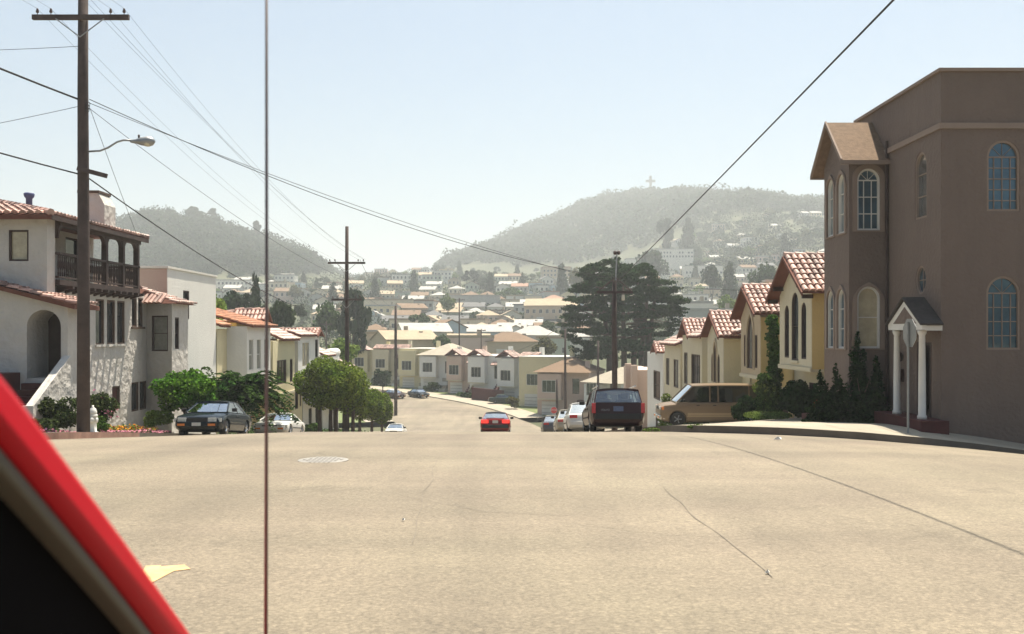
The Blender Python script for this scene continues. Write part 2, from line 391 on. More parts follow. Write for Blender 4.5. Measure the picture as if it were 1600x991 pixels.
# ------------------------------------------------------------------ terrain, roads, pavements
def sheet(name, xs, ys, zf, m, kind='structure', skip=None, parent=None, thick=0):
    mb = MB(); nx = len(xs)
    mb.v = [(x, y, zf(x, y)) for y in ys for x in xs]
    for j in range(len(ys)-1):
        for i in range(nx-1):
            if skip and skip((xs[i]+xs[i+1])/2, (ys[j]+ys[j+1])/2): continue
            mb.f.append((j*nx+i, j*nx+i+1, (j+1)*nx+i+1, (j+1)*nx+i)); mb.m.append(0)
    return mb.build(name, m, parent, smooth=True, kind=kind)
def fr(a, b, s): n = max(1, int(round((b-a)/s))); return [a+(b-a)*i/n for i in range(n+1)]
xs = fr(-2200, -400, 60)+fr(-400, -60, 12)[1:]+fr(-60, 60, 5)[1:]+fr(60, 500, 12)[1:]+fr(500, 2400, 60)[1:]
ys = fr(-120, 20, 20)+fr(20, 260, 6)[1:]+fr(260, 1000, 12)[1:]+fr(1000, 1700, 18)[1:]+fr(1700, 4200, 100)[1:]
def terr(x, y):
    near = 1-sm(235, 262, y)
    if y < 262: return (g(x, min(y, 235)) if y < 60 else road_z(min(y, 235)))*near+H(x, y)*(1-near)-.55*near*(1 if abs(x) < 66 or y < 125 else .2)
    return H(x, y)
tg = sheet('ground', xs, ys, terr, [M['townground']])
RL, RR, CY0, CY1 = -12.6, 4.7, 9.5, 25.5
sheet('road', fr(-70, -30, 4)+fr(-30, 30, 1)[1:]+fr(30, 70, 4)[1:], fr(-30, 0, 3)+fr(0, 60, 1)[1:]+fr(60, 122, 2)[1:], g, M['asphalt'])
def ribbon(name, poly, d0, d1, zo, m, n=2, zf=None, gap=0, edge=0):
    mb = MB(); cols = [off(poly, lerp(d0, d1, k/n)) for k in range(n+1)]
    zf = zf or (lambda x, y: road_z(y))
    for i in range(len(poly)-1):
        for k in range(n):
            q = [cols[k][i], cols[k+1][i], cols[k+1][i+1], cols[k][i+1]]
            mb.face([(p.x, p.y, zf(p.x, p.y)+zo) for p in q])
    if edge:
        for i in range(len(poly)-1):
            a, b = cols[0 if edge < 0 else -1][i], cols[0 if edge < 0 else -1][i+1]
            mb.face([(a.x, a.y, zf(a.x, a.y)+zo), (b.x, b.y, zf(b.x, b.y)+zo), (b.x, b.y, zf(b.x, b.y)-.1), (a.x, a.y, zf(a.x, a.y)-.1)])
    return mb.build(name, m, smooth=True, kind='structure')
ribbon('road', CLP, -8.3, 8.7, .006, M['asphalt'], 8)
ribbon('pavement', CLP[31:], 8.7, 12.6, .14, M['concrete'], 2, edge=-1)
ribbon('pavement', CLP[31:], -12.0, -8.3, .14, M['concrete'], 2, edge=1)
ribbon('verge', CLP[31:], 12.6, 19, .10, M['grass'], 2)
ribbon('verge', CLP[31:], -40, -12.0, .10, M['grass'], 3)
# four city blocks: kerb, slabs, yard
def corner(sx, sy, cx, cy, r, ly, lx):
    """kerb line from far along the street to far along the cross street around a rounded corner"""
    p = []
    for t in fr(ly, cy+sy*r, 2 if ly > cy else 2) if ly > cy else [v for v in fr(ly, cy+sy*r, 2)]: p.append(Vector((cx, t)))
    for k in range(1, 9):
        a = R(90*k/8); p.append(Vector((cx+sx*r*(1-math.cos(a)), cy+sy*r*(1-math.sin(a)))))
    x = cx+sx*r
    while abs(x-lx) > 1.9: x += sx*2; p.append(Vector((x, cy)))
    return p
def block(sx, sy, cx, cy, ly, lx, r, ym, redto=0):
    ptsY = []; y = ly
    while (y-(cy+sy*r))*sy > .01: ptsY.append(Vector((cx, y))); y -= sy*1.5
    ptsY.append(Vector((cx, cy+sy*r)))
    for k in range(1, 9):
        a = R(90*k/8); ptsY.append(Vector((cx+sx*r*(1-math.cos(a)), cy+sy*r*(1-math.sin(a)))))
    x = cx+sx*r
    while (lx-x)*sx > 0: x += sx*1.5; ptsY.append(Vector((x, cy)))
    d = -1 if sx*sy > 0 else 1   # off() direction that points into the block
    # test direction
    o1 = off(ptsY, 1)[0]; d = 1 if (o1.x-cx)*sx > 0 else -1
    a, b, c3 = ptsY, off(ptsY, .16*d), off(ptsY, 2.9*d)
    kb = MB(); kr = MB(); sb = MB()
    for i in range(len(a)-1):
        t = kr if (redto and abs(a[i].y-cy) < redto and abs(a[i].x-cx) < redto) else kb
        P = lambda v, h: (v.x, v.y, (gy(v.x, v.y) if cy > 20 else g(v.x, v.y))+h)
        t.face([P(a[i], -.15), P(a[i+1], -.15), P(a[i+1], .19), P(a[i], .19)])
        sb.face([P(a[i], .19), P(a[i+1], .19), P(b[i+1], .195), P(b[i], .195)])
        u = [lerp(b[i], b[i+1], .008), lerp(b[i], b[i+1], .992), lerp(c3[i], c3[i+1], .992), lerp(c3[i], c3[i+1], .008)]
        u2 = [lerp(u[0], u[3], .5), lerp(u[1], u[2], .5)]; 
        sb.face([P(v, .197) for v in (u[0], u[1], lerp(u2[1], u[1], .006), lerp(u2[0], u[0], .006))])
        sb.face([P(v, .199) for v in (lerp(u2[0], u[3], .006), lerp(u2[1], u[2], .006), u[2], u[3])])
    kb.build('kerb', M['curb'], kind='structure')
    if kr.f: kr.build('kerb', M['curb_red'], kind='structure')
    sb.build('pavement', M['concrete'], kind='structure')
    x0, x1 = sorted((cx+sx*.16, lx)); y0, y1 = sorted((cy+sy*.16, ly))
    ysx = fr(x0, x1, 1.2 if abs(x1-x0) < 60 else 2); ysy = fr(y0, y1, 1.5)
    rr = r
    def skip(x, y):
        u, v = (x-cx)*sx, (y-cy)*sy
        return u < rr and v < rr and (rr-u)**2+(rr-v)**2 > (rr-.9)**2
    sheet('yard', ysx, ysy, lambda x, y: gy(x, y)+.187 if cx > 0 and cy > 20 else g(x, y)+.187+.02*max(0, abs(x-cx)-4)*sm(28, 45, y), ym, skip=skip)
block(1, 1, RR, CY1, 108, 64, 2.6, M['concrete'])
block(-1, 1, RL, CY1, 118, -64, 3.2, M['soil'], redto=9)
block(1, -1, RR, CY0, -28, 64, 3.0, M['concrete'])
block(-1, -1, RL, CY0, -28, -64, 3.0, M['concrete'])
# driveway under the van, lawn patches on right
# tar seams in the asphalt, plus one cable shadow drawn as a strip
def seam(pts, w, name='tar_seam'):
    mb = MB(); P = [Vector((p[0], p[1])) for p in pts]; Q = []
    for a, b in zip(P, P[1:]):
        for k in range(12): Q.append(lerp(a, b, k/12))
    Q.append(P[-1])
    Q = [Vector((q.x+.07*noise.noise((q.x*.8, q.y*.8, 1)), q.y+.05*noise.noise((q.x*.9, q.y*.9, 7)))) for q in Q]
    ww = [w*(.75+.7*noise.noise((q.x*2, q.y*2, 5))) for q in Q]
    A = [o for o in Q]; out1 = off(Q, 1); 
    for i in range(len(Q)-1):
        n0 = out1[i]-Q[i]; n1 = out1[i+1]-Q[i+1]
        q = [Q[i]-n0*ww[i], Q[i]+n0*ww[i], Q[i+1]+n1*ww[i+1], Q[i+1]-n1*ww[i+1]]
        mb.face([(v.x, v.y, g(v.x, v.y)+.005) for v in q])
    return mb.build(name, M['tar'], kind='structure')
def gp(px, py):
    s_ = (py-HY)/K; a = .00162; disc = s_*s_-4*a*EYE
    Y = (s_-math.sqrt(max(0, disc)))/(2*a) if disc > 0 else 30
    return ((px-800)/K*Y, Y)
#seam([gp(1090, 692), gp(1260, 758), gp(1400, 812), gp(1600, 903)], .010)
seam([gp(1035, 762), gp(1120, 835), gp(1200, 903)], .004)  # shadow of an overhead cable, laid as a dark strip in tar colour
seam([gp(690, 705), gp(660, 780), gp(640, 850)], .004)
seam([gp(640, 778), gp(760, 800), gp(900, 808)], .004)
seam([gp(520, 715), gp(700, 716), gp(870, 716)], .006)
#seam([gp(700, 955), gp(1000, 962), gp(1330, 958)], .008)
#seam([gp(1270, 700), gp(1400, 735), gp(1600, 800)], .010)

# haze (the air between here and the hills)
hz = MB().box(-2300, 2500, -130, 4300, -14, 262)
hm = bpy.data.materials.new('haze'); hm.use_nodes = True
hn = hm.node_tree.nodes; hn.clear()
pv = hn.new('ShaderNodeVolumePrincipled'); pv.inputs['Color'].default_value = (.93, .985, 1, 1); pv.inputs['Density'].default_value = HAZE; pv.inputs['Anisotropy'].default_value = .25
ho = hn.new('ShaderNodeOutputMaterial'); hm.node_tree.links.new(pv.outputs[0], ho.inputs['Volume'])
hz.build('haze', hm, kind='stuff', label='pale blue summer haze hanging over the valley and hills')

# ------------------------------------------------------------------ windows, roofs, doors
def arch(w, h, kind='rect', n=8):
    if kind == 'rect': return [(-w/2, 0), (w/2, 0), (w/2, h), (-w/2, h)]
    if kind == 'oval': return [(w/2*math.cos(2*math.pi*i/20), h/2+h/2*math.sin(2*math.pi*i/20)) for i in range(20)]
    p = [(-w/2, 0), (w/2, 0)]
    if kind == 'round': p += [(w/2*math.cos(math.pi*i/(2*n)), h-w/2+w/2*math.sin(math.pi*i/(2*n))) for i in range(2*n+1)]
    if kind == 'pointed':
        s0 = h-.8*w
        right = [(-w/2+w*math.cos(R(60*i/n)), s0+.8/.866*w*math.sin(R(60*i/n))) for i in range(n+1)]
        p += right+[(-x, z) for x, z in right[-2::-1]]
    return p
def window(parent, x, y, z, w, h, kind='rect', rz=0, nx=1, nz=1, frame='trim_w', glass='glass_d', fw=.06, surround=None, sill=None, holes=None, name='window', rec=.1, fan=0, label=None):
    """window whose outer opening is w x h, standing on the wall point (x,y,z), facing -Y turned by rz"""
    o = arch(w, h, kind); hh = h
    def inset(t, z0=0): return [(px*(w-2*t)/w, z0+t+(pz)*(h-2*t)/h) for px, pz in o]
    mb = MB().ring(o, inset(fw), rec*.2, rec+.05)
    f = mb.build(name, M[frame], parent, loc=(x, y, z), rz=rz)
    if label: f['label'] = label
    MB().prism(inset(fw*.9), 'y', rec, rec+.03).build('pane', M[glass], f)
    if nx > 1 or nz > 1 or fan:
        class BB:
            def box(s2, *q): MB().box(*q).build('muntin', M[frame], f)
            def tube(s2, *q): MB().tube(*q).build('muntin', M[frame], f)
        b = BB()
        spring = h-(w/2 if kind == 'round' else (.8*w if kind == 'pointed' else 0))
        def halfw(zz):
            if kind == 'rect' or zz <= spring: return w/2-fw
            if kind == 'round': return math.sqrt(max(0, (w/2)**2-(zz-spring)**2))-fw*.7
            if kind == 'oval': return w/2*math.sqrt(max(0, 1-((zz-h/2)/(h/2))**2))-fw*.5
            return max(.02, (w/2)*(1-((zz-spring)/(.8*w))**1.5)-fw)
        for i in range(1, nx):
            xx = -w/2+w*i/nx
            zt = h-fw if kind == 'rect' else spring+(math.sqrt(max(0, (w/2)**2-xx*xx))-fw if not fan and kind == 'round' else (0 if fan else (h-spring)*(1-abs(2*xx/w))-fw))
            b.box(xx-.012, xx+.012, rec-.03, rec+.004, fw, zt)
        for j in range(1, nz):
            zz = (spring if fan else h)*j/nz if nz > 1 else spring
            hw = halfw(zz); b.box(-hw, hw, rec-.034, rec+.003, zz-.014, zz+.014)
        if fan:
            b.box(-w/2+fw, w/2-fw, rec-.034, rec+.002, spring-.02, spring+.02)
            for a in (45, 90, 135):
                r = w/2-fw; c_, s_ = math.cos(R(a)), math.sin(R(a))
                b.tube([(0, rec-.012, spring), (r*c_, rec-.012, spring+r*s_)], .010, 4)
    if surround:
        t = .14; oo = [(px*(w+2*t)/w, -t*.3+(pz)*(h+t*(1.9 if kind == 'pointed' else 1.3))/h) for px, pz in (arch(w, h, 'pointed' if surround[1] else kind) if kind != 'oval' else o)]
        if len(oo) == len(o): MB().ring(oo, o, -.05, .03).build('window_surround', M[surround[0]], f)
    if sill: MB().box(-w/2-.08, w/2+.08, -.07, .05, -.09, -.004).build('sill', M[sill], f)
    if holes is not None: holes.append((o, (x, y, z), rz))
    return f
def tiles(parent, p0, u, L, v, SL, clip=None, m='tile', pw=.24, pl=.42, off_=None, name='roof_tiles'):
    """barrel tiles: p0 eave corner, u unit along eave, v unit up the slope (world or parent coords)"""
    p0, u, v = Vector(p0), Vector(u).normalized(), Vector(v).normalized(); n = u.cross(v)
    if n.z < 0: n = -n
    mb = MB(); nu = max(1, int(L/pw)); nv = max(1, int(SL/pl)); pw = L/nu; pl = SL/nv; seg = 5
    for i in range(nu):
        for j in range(nv):
            cu, cv = (i+.5)*pw, (j+.5)*pl
            if clip and not clip(cu, cv): continue
            b = len(mb.v); jit = rnd.uniform(-.012, .012)
            for e, (vv, lift, rr) in enumerate(((cv-pl*.56, .035, pw*.46), (cv+pl*.52, .0, pw*.38))):
                for k in range(seg+1):
                    a = math.pi*k/seg
                    q = p0+u*(cu+jit+rr*math.cos(a))+v*vv+n*(lift+rr*.85*math.sin(a)); mb.v.append(tuple(q))
            for k in range(seg): mb.f.append((b+k, b+k+1, b+seg+2+k, b+seg+1+k)); mb.m.append(0)
            mb.f.append(tuple(b+k for k in range(seg+1))); mb.m.append(0)
    if off_ is not None: mb.v = [(a-off_[0], b-off_[1], c-off_[2]) for a, b, c in mb.v]
    return mb.build(name, M[m], parent, kind='stuff')
def slab(pts, t):
    """thin slab from a polygon, thickness t downward"""
    mb = MB(); n = len(pts); mb.face(pts); mb.face([(p[0], p[1], p[2]-t) for p in pts][::-1])
    for i in range(n):
        a, b = pts[i], pts[(i+1) % n]; mb.face([a, (a[0], a[1], a[2]-t), (b[0], b[1], b[2]-t), b])
    return mb

# ------------------------------------------------------------------ taupe corner building (right)
def taupe():
    B = Vector((12, 28.1, -2.2)); bd = empty('corner_house', B, 'tall taupe stucco house on the right corner with arched windows, gabled bay and white porch', 'house')
    X, Y0, Y1, T = 12.0, 28.1, 35.0, 8.8
    wb = MB().box(X, 27, Y0, Y1, -3.8, T).build('wall', M['beige'], bd, off=B)
    hs = []
    W = lambda x, y, z, w, h, k, rz=0, **kw: window(bd, x-B.x, y-B.y, z-B.z, w, h, k, rz, holes=hs, frame='beige_trim', **kw)
    for i in range(3):
        xx = 13.74+4.3*i
        W(xx, Y0, 4.9, .92, 1.98, 'round', glass='glass_b', nx=4, nz=5, fan=1)
        W(xx, Y0, 1.02, .95, 2.06, 'round', glass='glass_b', nx=4, nz=4, fan=1)
    W(X, 29.5, 4.85, .85, 1.95, 'round', R(-90), glass='glass_sky', nz=3)
    W(X, 29.5, 2.62, .75, .85, 'oval', R(-90), glass='glass_b', nx=2, nz=2)
    carve(wb, [(p, Vector(q), r) for p, q, r in hs]); 
    # bay
    bx, by0, by1 = 10.8, 32.2, 34.75
    hb = []
    yb = (by0+by1)/2
    bm_ = MB().prism([(by0, -3.5), (by1, -3.5), (by1, 7.15), (yb, 8.38), (by0, 7.15)], 'x', bx, X-.003)
    bay = bm_.build('bay', M['beige'], bd, off=B)
    W2 = lambda x, y, z, w, h, k, rz=0, **kw: window(bd, x-B.x, y-B.y, z-B.z, w, h, k, rz, holes=hb, **kw)
    for yy in (32.92, 34.02):
        W2(bx, yy, 4.75, .74, 1.95, 'round', R(-90), nz=3, glass='glass_sky', surround=('beige_trim', 1))
        W2(bx, yy, .98, .74, 1.95, 'round', R(-90), nz=3, glass='glass_b', surround=('beige_trim', 1))
    W2(11.42, by0, 4.78, .74, 1.98, 'round', 0, nx=3, nz=3, fan=1, glass='glass_b', surround=('beige_trim', 0))
    W2(11.42, by0, 1.0, .74, 1.98, 'round', 0, nz=2, glass='glass_y', surround=('beige_trim', 1))
    carve(bay, hb)
    # bay roof slopes with fascia
    for s_, m_ in ((-1, 'shingle'), (1, 'shingle')):
        e = (by0-.32) if s_ < 0 else (by1+.32)
        slab([(bx-.32, e, 6.98), (X-.01, e, 6.98), (X-.01, yb, 8.5), (bx-.32, yb, 8.5)][::-s_], .09).build('roof', M[m_], bd, off=B)
        MB().prism([(e-.03*-s_, 6.86), (yb, 8.40), (yb, 8.54), (e-.03*-s_, 7.02)], 'x', bx-.38, bx-.322).build('bargeboard', M['beige_trim'], bd, off=B)
        MB().box(bx-.38, X-.012, e-.06 if s_ < 0 else e, e if s_ < 0 else e+.06, 6.84, 6.97).build('gutter', M['beige_trim'], bd, off=B)
    # belt and parapet cap on both faces
    MB().box(X-.07, 27, Y0-.07, Y0-.003, 7.2, 7.36).build('belt_course', M['beige_trim'], bd, off=B)
    MB().box(X-.07, X-.003, Y0-.003, by0+.6, 7.2, 7.36).build('belt_course', M['beige_trim'], bd, off=B)
    MB().box(X-.09, 27.1, Y0-.09, Y1+.05, T+.003, T+.09).build('parapet_cap', M['beige_trim'], bd, off=B)
    MB().tube([(X-.07, 31.98, -1.6), (X-.07, 31.98, 7.6)], .045, 8).build('drainpipe', M['trim_dark'], bd, off=B)
    # porch
    px0, py0, py1 = 11.42, 28.12, 30.35; ym = (py0+py1)/2
    MB().box(11.25, 12.02, 27.62, 31.2, -2.3, -.93).build('step_platform', M['redpaint'], bd, off=B)
    for q in range(2): MB().box(10.95-.3*q+.0, 11.247-.3*q, 28.5, 30.1, -2.3, -1.25-.25*q).build('step', M['redpaint'], bd, off=B)
    for yy in (28.3, 30.15):
        MB().lathe([(.13, 0), (.13, .08), (.105, .12), (.10, 1.0), (.085, 2.35), (.12, 2.42), (.13, 2.5)], 14, (11.55, yy, -.93)).build('column', M['trim_w'], bd, off=B, smooth=True)
    MB().prism([(py0-.15, 1.58), (py1+.15, 1.58), (py1+.15, 1.74), (ym, 2.44), (py0-.15, 1.74)], 'x', px0, px0+.12).build('pediment', M['trim_w'], bd, off=B)
    MB().prism([(py0+.25, 1.76), (py1-.25, 1.76), (ym, 2.25)], 'x', px0-.006, px0-.001).build('pediment_panel', M['beige'], bd, off=B)
    for s_ in (-1, 1):
        e = py0-.2 if s_ < 0 else py1+.2
        slab([(px0-.08, e, 1.76), (X-.004, e, 1.76), (X-.004, ym, 2.54), (px0-.08, ym, 2.54)][::-s_], .05).build('porch_roof', M['shingle_d'], bd, off=B)
        MB().box(px0+.13, X-.004, (py0-.12) if s_ < 0 else py1, py0 if s_ < 0 else py1+.12, 1.56, 1.70).build('beam', M['trim_w'], bd, off=B)
    hd = []
    window(bd, X-.02-B.x, 29.25-B.y, -.93-B.z, 1.0, 2.15, 'rect', R(-90), frame='trim_dark', glass='redpaint', fw=.09, rec=.02, name='door')
    MB().box(X-.1, X-.003, 30.75, 31.0, .0, .38).build('mailbox', M['trim_dark'], bd, off=B)
    MB().lathe([(.03, 0), (.07, .03), (.08, .2), (.03, .28)], 8, (X-.09, 30.85, .62)).build('wall_lantern', M['trim_dark'], bd, off=B)
    # planter wall
    pl = MB().box(10.55, 11.98, 31.35, 36.6, -4, -1.42)
    o = pl.build('planter', M['redpaint'], label='low dark red masonry planter wall beneath the shrubs on the right', cat='planter')
taupe()

# ------------------------------------------------------------------ row houses
def rowhouse(name, X0, Yc, zg, ztop, label, side, wall='cream', rot=None, w=7.4, bay=None, gable=None, wins=(), bayw=None, sidem=None, trims='cream', depth=11, extra=None, garage=None, flatcap='trim_w'):
    """local frame: facade faces -Y, +X to the right; z given in world values"""
    rz = rot if rot is not None else (R(-90) if side > 0 else R(90))
    h = empty(name, (X0, Yc, zg), label, 'house', None, rz)
    Z = lambda z: z-zg
    wl = MB().box(-w/2, w/2, 0, depth, -2.5, Z(ztop)).build('wall', M[wall], h); hs = []; hb = []
    if bay:
        x0, x1, pr, zb, zt = bay
        if gable and gable[0] == 'bay':
            _, xr, zp, ze = gable
            mb = MB().prism([(x0, Z(zb)), (x1, Z(zb)), (x1, Z(ze)), (xr, Z(zp)), (x0, Z(ze))], 'y', -pr, -.003)
        else: mb = MB().box(x0, x1, -pr, -.003, Z(zb), Z(zt))
        by = mb.build('bay', M[bayw or wall], h)
        if sidem:   # painted sides of the bay are a thin rendered skin
            MB().box(x1+.001, x1+.03, -pr+.02, -.004, Z(zb)+.1, Z(gable[3] if gable else zt)-.02).build('bay_side', M[sidem], h)
            MB().box(x0-.03, x0-.001, -pr+.02, -.004, Z(zb)+.1, Z(gable[3] if gable else zt)-.02).build('bay_side', M[sidem], h)
        MB().box(x0-.06, x1+.06, -pr-.06, -pr-.003, Z(zb), Z(zb)+.16).build('bay_sill', M[trims], h)
    for wd in wins:
        face, cx, z0, ww, hh, kd = wd[:6]; kw = wd[6] if len(wd) > 6 else {}
        if face == 'bay': window(h, cx, -bay[2], Z(z0), ww, hh, kd, 0, holes=hb, **kw)
        elif face == 'side': window(h, bay[1], cx, Z(z0), ww, hh, kd, R(90), holes=hb, **kw)
        else: window(h, cx, 0, Z(z0), ww, hh, kd, 0, holes=hs, **kw)
    Mw = Matrix()
    def cv(o, lst):
        o.parent = None; carve(o, lst); o.parent = h
    cv(wl, hs)
    if bay: cv(by, hb)
    if garage:
        cx, gw, gh, gm = garage
        gd = MB().box(cx-gw/2, cx+gw/2, -.03, .02, 0, gh).build('garage_door', M[gm], h)
        for k in range(1, 4): MB().box(cx-gw/2+.05, cx+gw/2-.05, -.05, -.032, gh*k/4-.02, gh*k/4+.02).build('rail', M['trim_brown'], gd)
    return h, Z
def gable_tiles(h, Z, xr, zp, xe0, ze0, xe1, ze1, y0, y1, m='tile'):
    """gable roof, ridge along local y at x=xr, eaves at xe0/xe1"""
    for xe, ze, s_ in ((xe0, ze0, -1), (xe1, ze1, 1)):
        v = Vector((xr-xe, 0, zp-ze)); SL = v.length
        pts = [(xe, y0, Z(ze)), (xe, y1, Z(ze)), (xr, y1, Z(zp)), (xr, y0, Z(zp))]
        rf = slab(pts if s_ < 0 else pts[::-1], .07).build('roof', M['tile_under'], h)
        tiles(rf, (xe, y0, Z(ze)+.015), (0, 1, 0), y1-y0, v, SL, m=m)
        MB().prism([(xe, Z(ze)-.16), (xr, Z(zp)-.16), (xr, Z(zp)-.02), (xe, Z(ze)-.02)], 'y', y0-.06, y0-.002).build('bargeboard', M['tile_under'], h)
    rd = MB(); n = max(2, int((y1-y0)/.4))
    for k in range(n): rd.tube([(xr, y0+(y1-y0)*k/n, Z(zp)+.03), (xr, y0+(y1-y0)*(k+1.08)/n, Z(zp)+.01)], .13, 8, r1=.10)
    rd.build('ridge_tiles', M[m], h, kind='stuff')
def eave_tiles(h, Z, x0, x1, ye, ze, yt, zt, m='tile', clip=None):
    """slope facing the street: eave at y=ye rising back to y=yt"""
    v = Vector((0, yt-ye, zt-ze))
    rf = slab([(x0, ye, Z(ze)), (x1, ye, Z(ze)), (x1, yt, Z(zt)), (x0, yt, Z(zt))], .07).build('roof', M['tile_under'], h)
    tiles(rf, (x0, ye, Z(ze)+.015), (1, 0, 0), x1-x0, v, v.length, clip, m=m)

# right row --- A: triple arched bay
dk = dict(frame='trim_dark', glass='glass_d', fw=.07)
h, Z = rowhouse('row_house', 12, 39.0, -2.5, 2.9, 'cream and yellow house with triple arched window and steep tiled gable beside the taupe building', 1, wall='cream',
    bay=(-2.4, 2.0, .97, .05, 3), gable=('bay', -.2, 4.35, 3.0), sidem='yellow', bayw='cream', trims='cream',
    wins=[('bay', -.183, .42, .95, 2.65, 'round', dict(frame='trim_dark', nz=2, sill='cream')), ('bay', -1.35, .5, .66, 2.1, 'round', dict(frame='trim_dark')), ('bay', 1.0, .5, .66, 2.15, 'round', dict(frame='trim_dark')),
          ('main', -1.2, -1.6, .85, 1.1, 'rect', dict(frame='trim_dark')), ('main', 1.2, -2.3, 1.3, 2.3, 'round', dict(frame='trim_brown', glass='glass_d', fw=.12))])
gable_tiles(h, Z, -.2, 4.5, -2.85, 2.85, 2.4, 3.0, -1.4, 3.4)
MB().lathe([(.16, 0), (.16, 1.1), (.22, 1.15), (.22, 1.3)], 10, (-2.6, 2.2, Z(2.9))).build('flue', M['metal'], h, smooth=True)
MB().box(-3.6, -2.6, 1.0, 1.9, Z(2.9)+.003, Z(4.0)).build('chimney', M['yellow'], h)
for k, xx in enumerate((-2.7, -1.9, 1.5, 2.2)): MB().box(xx-.06, xx+.06, -1.38, -.98, Z(lerp(2.85, 4.5, 1-abs(xx+.2)/2.65))-.25, Z(lerp(2.85, 4.5, 1-abs(xx+.2)/2.65))-.1).build('rafter_end', M['trim_dark'], h)
# B: pointed window
h, Z = rowhouse('row_house', 12, 46.6, -3.1, 2.2, 'tan and yellow house with a pointed purple framed window behind the ivy column', 1, wall='yellow',
    bay=(-1.8, 2.0, .97, -.6, 2), gable=('bay', .1, 3.5, 2.2), sidem='yellow', bayw='tan',
    wins=[('bay', .117, -.15, 1.25, 2.5, 'pointed', dict(frame='trim_brown', nx=2, nz=2, glass='glass_c', surround=('tan', 1))), ('bay', -.98, -.1, .5, 1.5, 'rect', dict(frame='trim_brown')), ('bay', 1.18, -.1, .5, 1.5, 'rect', dict(frame='trim_brown')),
          ('main', 1.9, -3.1, 2.2, 2.2, 'rect', dict(frame='cream', glass='glass_d', fw=.15))])
gable_tiles(h, Z, .1, 3.65, -2.3, 2.2, 2.5, 2.35, -1.35, 3.2)
eave_tiles(h, Z, 2.5, 3.7, -.25, 2.35, 1.6, 3.0)
MB().box(-3.6, -3.0, .6, 1.2, Z(2.2), Z(4.0)).build('chimney', M['stucco_w'], h)
MB().box(-3.7, -2.9, .5, 1.3, Z(4.0)+.003, Z(4.12)).build('chimney_cap', M['trim_w'], h)
# C: pointed arch triple
h, Z = rowhouse('row_house', 12, 54.4, -3.9, 1.3, 'cream house with three narrow pointed lights under a tiled gable above the van', 1, wall='paleyellow',
    bay=(-2.3, 2.0, .97, -1.9, 1.2), gable=('bay', -.1, 2.45, 1.2), bayw='cream', sidem='paleyellow',
    wins=[('bay', -.1, -1.2, .75, 2.2, 'pointed', dict(frame='trim_brown', glass='glass_c', surround=('tan', 1))), ('bay', -.95, -1.2, .6, 1.6, 'pointed', dict(frame='trim_brown', glass='glass_c')), ('bay', .75, -1.2, .6, 1.6, 'pointed', dict(frame='trim_brown', glass='glass_c'))], garage=(1.6, 2.4, 2.1, 'tan'))
gable_tiles(h, Z, -.1, 2.6, -2.6, 1.3, 2.4, 1.3, -1.3, 2.6)
eave_tiles(h, Z, 2.3, 3.7, -.6, 1.5, 1.2, 2.2)
# D
h, Z = rowhouse('row_house', 12, 61.6, -4.6, 1.0, 'pale yellow house with two wide windows and hipped tile corner roof above the van hood', 1, wall='paleyellow', w=7.0,
    bay=(-3.4, 3.3, .97, -4.6, 1.35), bayw='cream', wins=[('bay', -2.2, -1.75, 1.3, 2.0, 'rect', dict(frame='trim_brown', glass='glass_c', nx=2)), ('bay', 1.2, -1.8, 2.9, 2.0, 'rect', dict(frame='trim_brown', glass='glass_d', nx=4))], garage=None)
gable_tiles(h, Z, -1.7, 2.3, -3.6, 1.25, .2, 1.25, -1.25, 2.5)
eave_tiles(h, Z, .2, 3.6, -1.3, 1.25, .8, 2.2)
# E
h, Z = rowhouse('row_house', 12, 69.2, -5.4, .6, 'pale cream house with a brown shed tile roof, second beyond the van', 1, wall='cream', w=7.4,
    bay=(-3.4, 3.4, .97, -5.4, .75), bayw='cream', wins=[('bay', -2.0, -2.2, 1.5, 1.9, 'rect', dict(frame='trim_brown', glass='glass_c', nx=2)), ('bay', 1.6, -2.2, 2.0, 1.9, 'rect', dict(frame='trim_brown', glass='glass_c', nx=2)), ('bay', 1.2, -5, 1.0, 1.8, 'rect', dict(frame='trim_brown', glass='glass_d'))])
eave_tiles(h, Z, -3.5, 3.5, -1.35, .7, 1.2, 1.75)
# F
h, Z = rowhouse('row_house', 12, 77.6, -6.4, -.1, 'grey-white house with a dark four light window and small tiled pediment, left of the van', 1, wall='stucco_w', w=9.0,
    bay=(-4.3, 4.3, .97, -6.4, -.05), bayw='stucco_w', wins=[('bay', 1.0, -3.6, 3.6, 2.2, 'rect', dict(frame='trim_brown', glass='glass_d', nx=4, nz=2, fw=.1)), ('bay', 1.0, -6.2, 1.2, 1.6, 'rect', dict(frame='trim_brown'))])
gable_tiles(h, Z, 2.3, .75, .9, .05, 3.9, .05, -1.4, 1.8)
# G
h, Z = rowhouse('row_house', 12, 88.5, -7.4, -1.7, 'pinkish cream house with tall piers and a red chimney behind the dark red wagon', 1, wall='pinkcream', w=11,
    bay=(-5, 5, 1.6, -7.4, -1.6), bayw='pinkcream', wins=[('bay', 2.6, -6, 1.6, 3.2, 'rect', dict(frame='trim_brown')), ('bay', -1.6, -6, 1.6, 3.2, 'rect', dict(frame='trim_brown'))])
for xx in (5, .6): MB().box(xx-.35, xx+.35, -2.1, -1.603, -1, Z(-1.2)).build('pier', M['pinkcream'], h)
MB().box(3.0, 4.2, 1, 2.2, Z(-1.7)+.003, Z(-.35)).build('chimney', M['redpaint'], h)
MB().lathe([(.2, 0), (.2, .6), (.3, .65), (.3, .8)], 10, (-3, 1, Z(-1.7))).build('flue', M['white'], h)
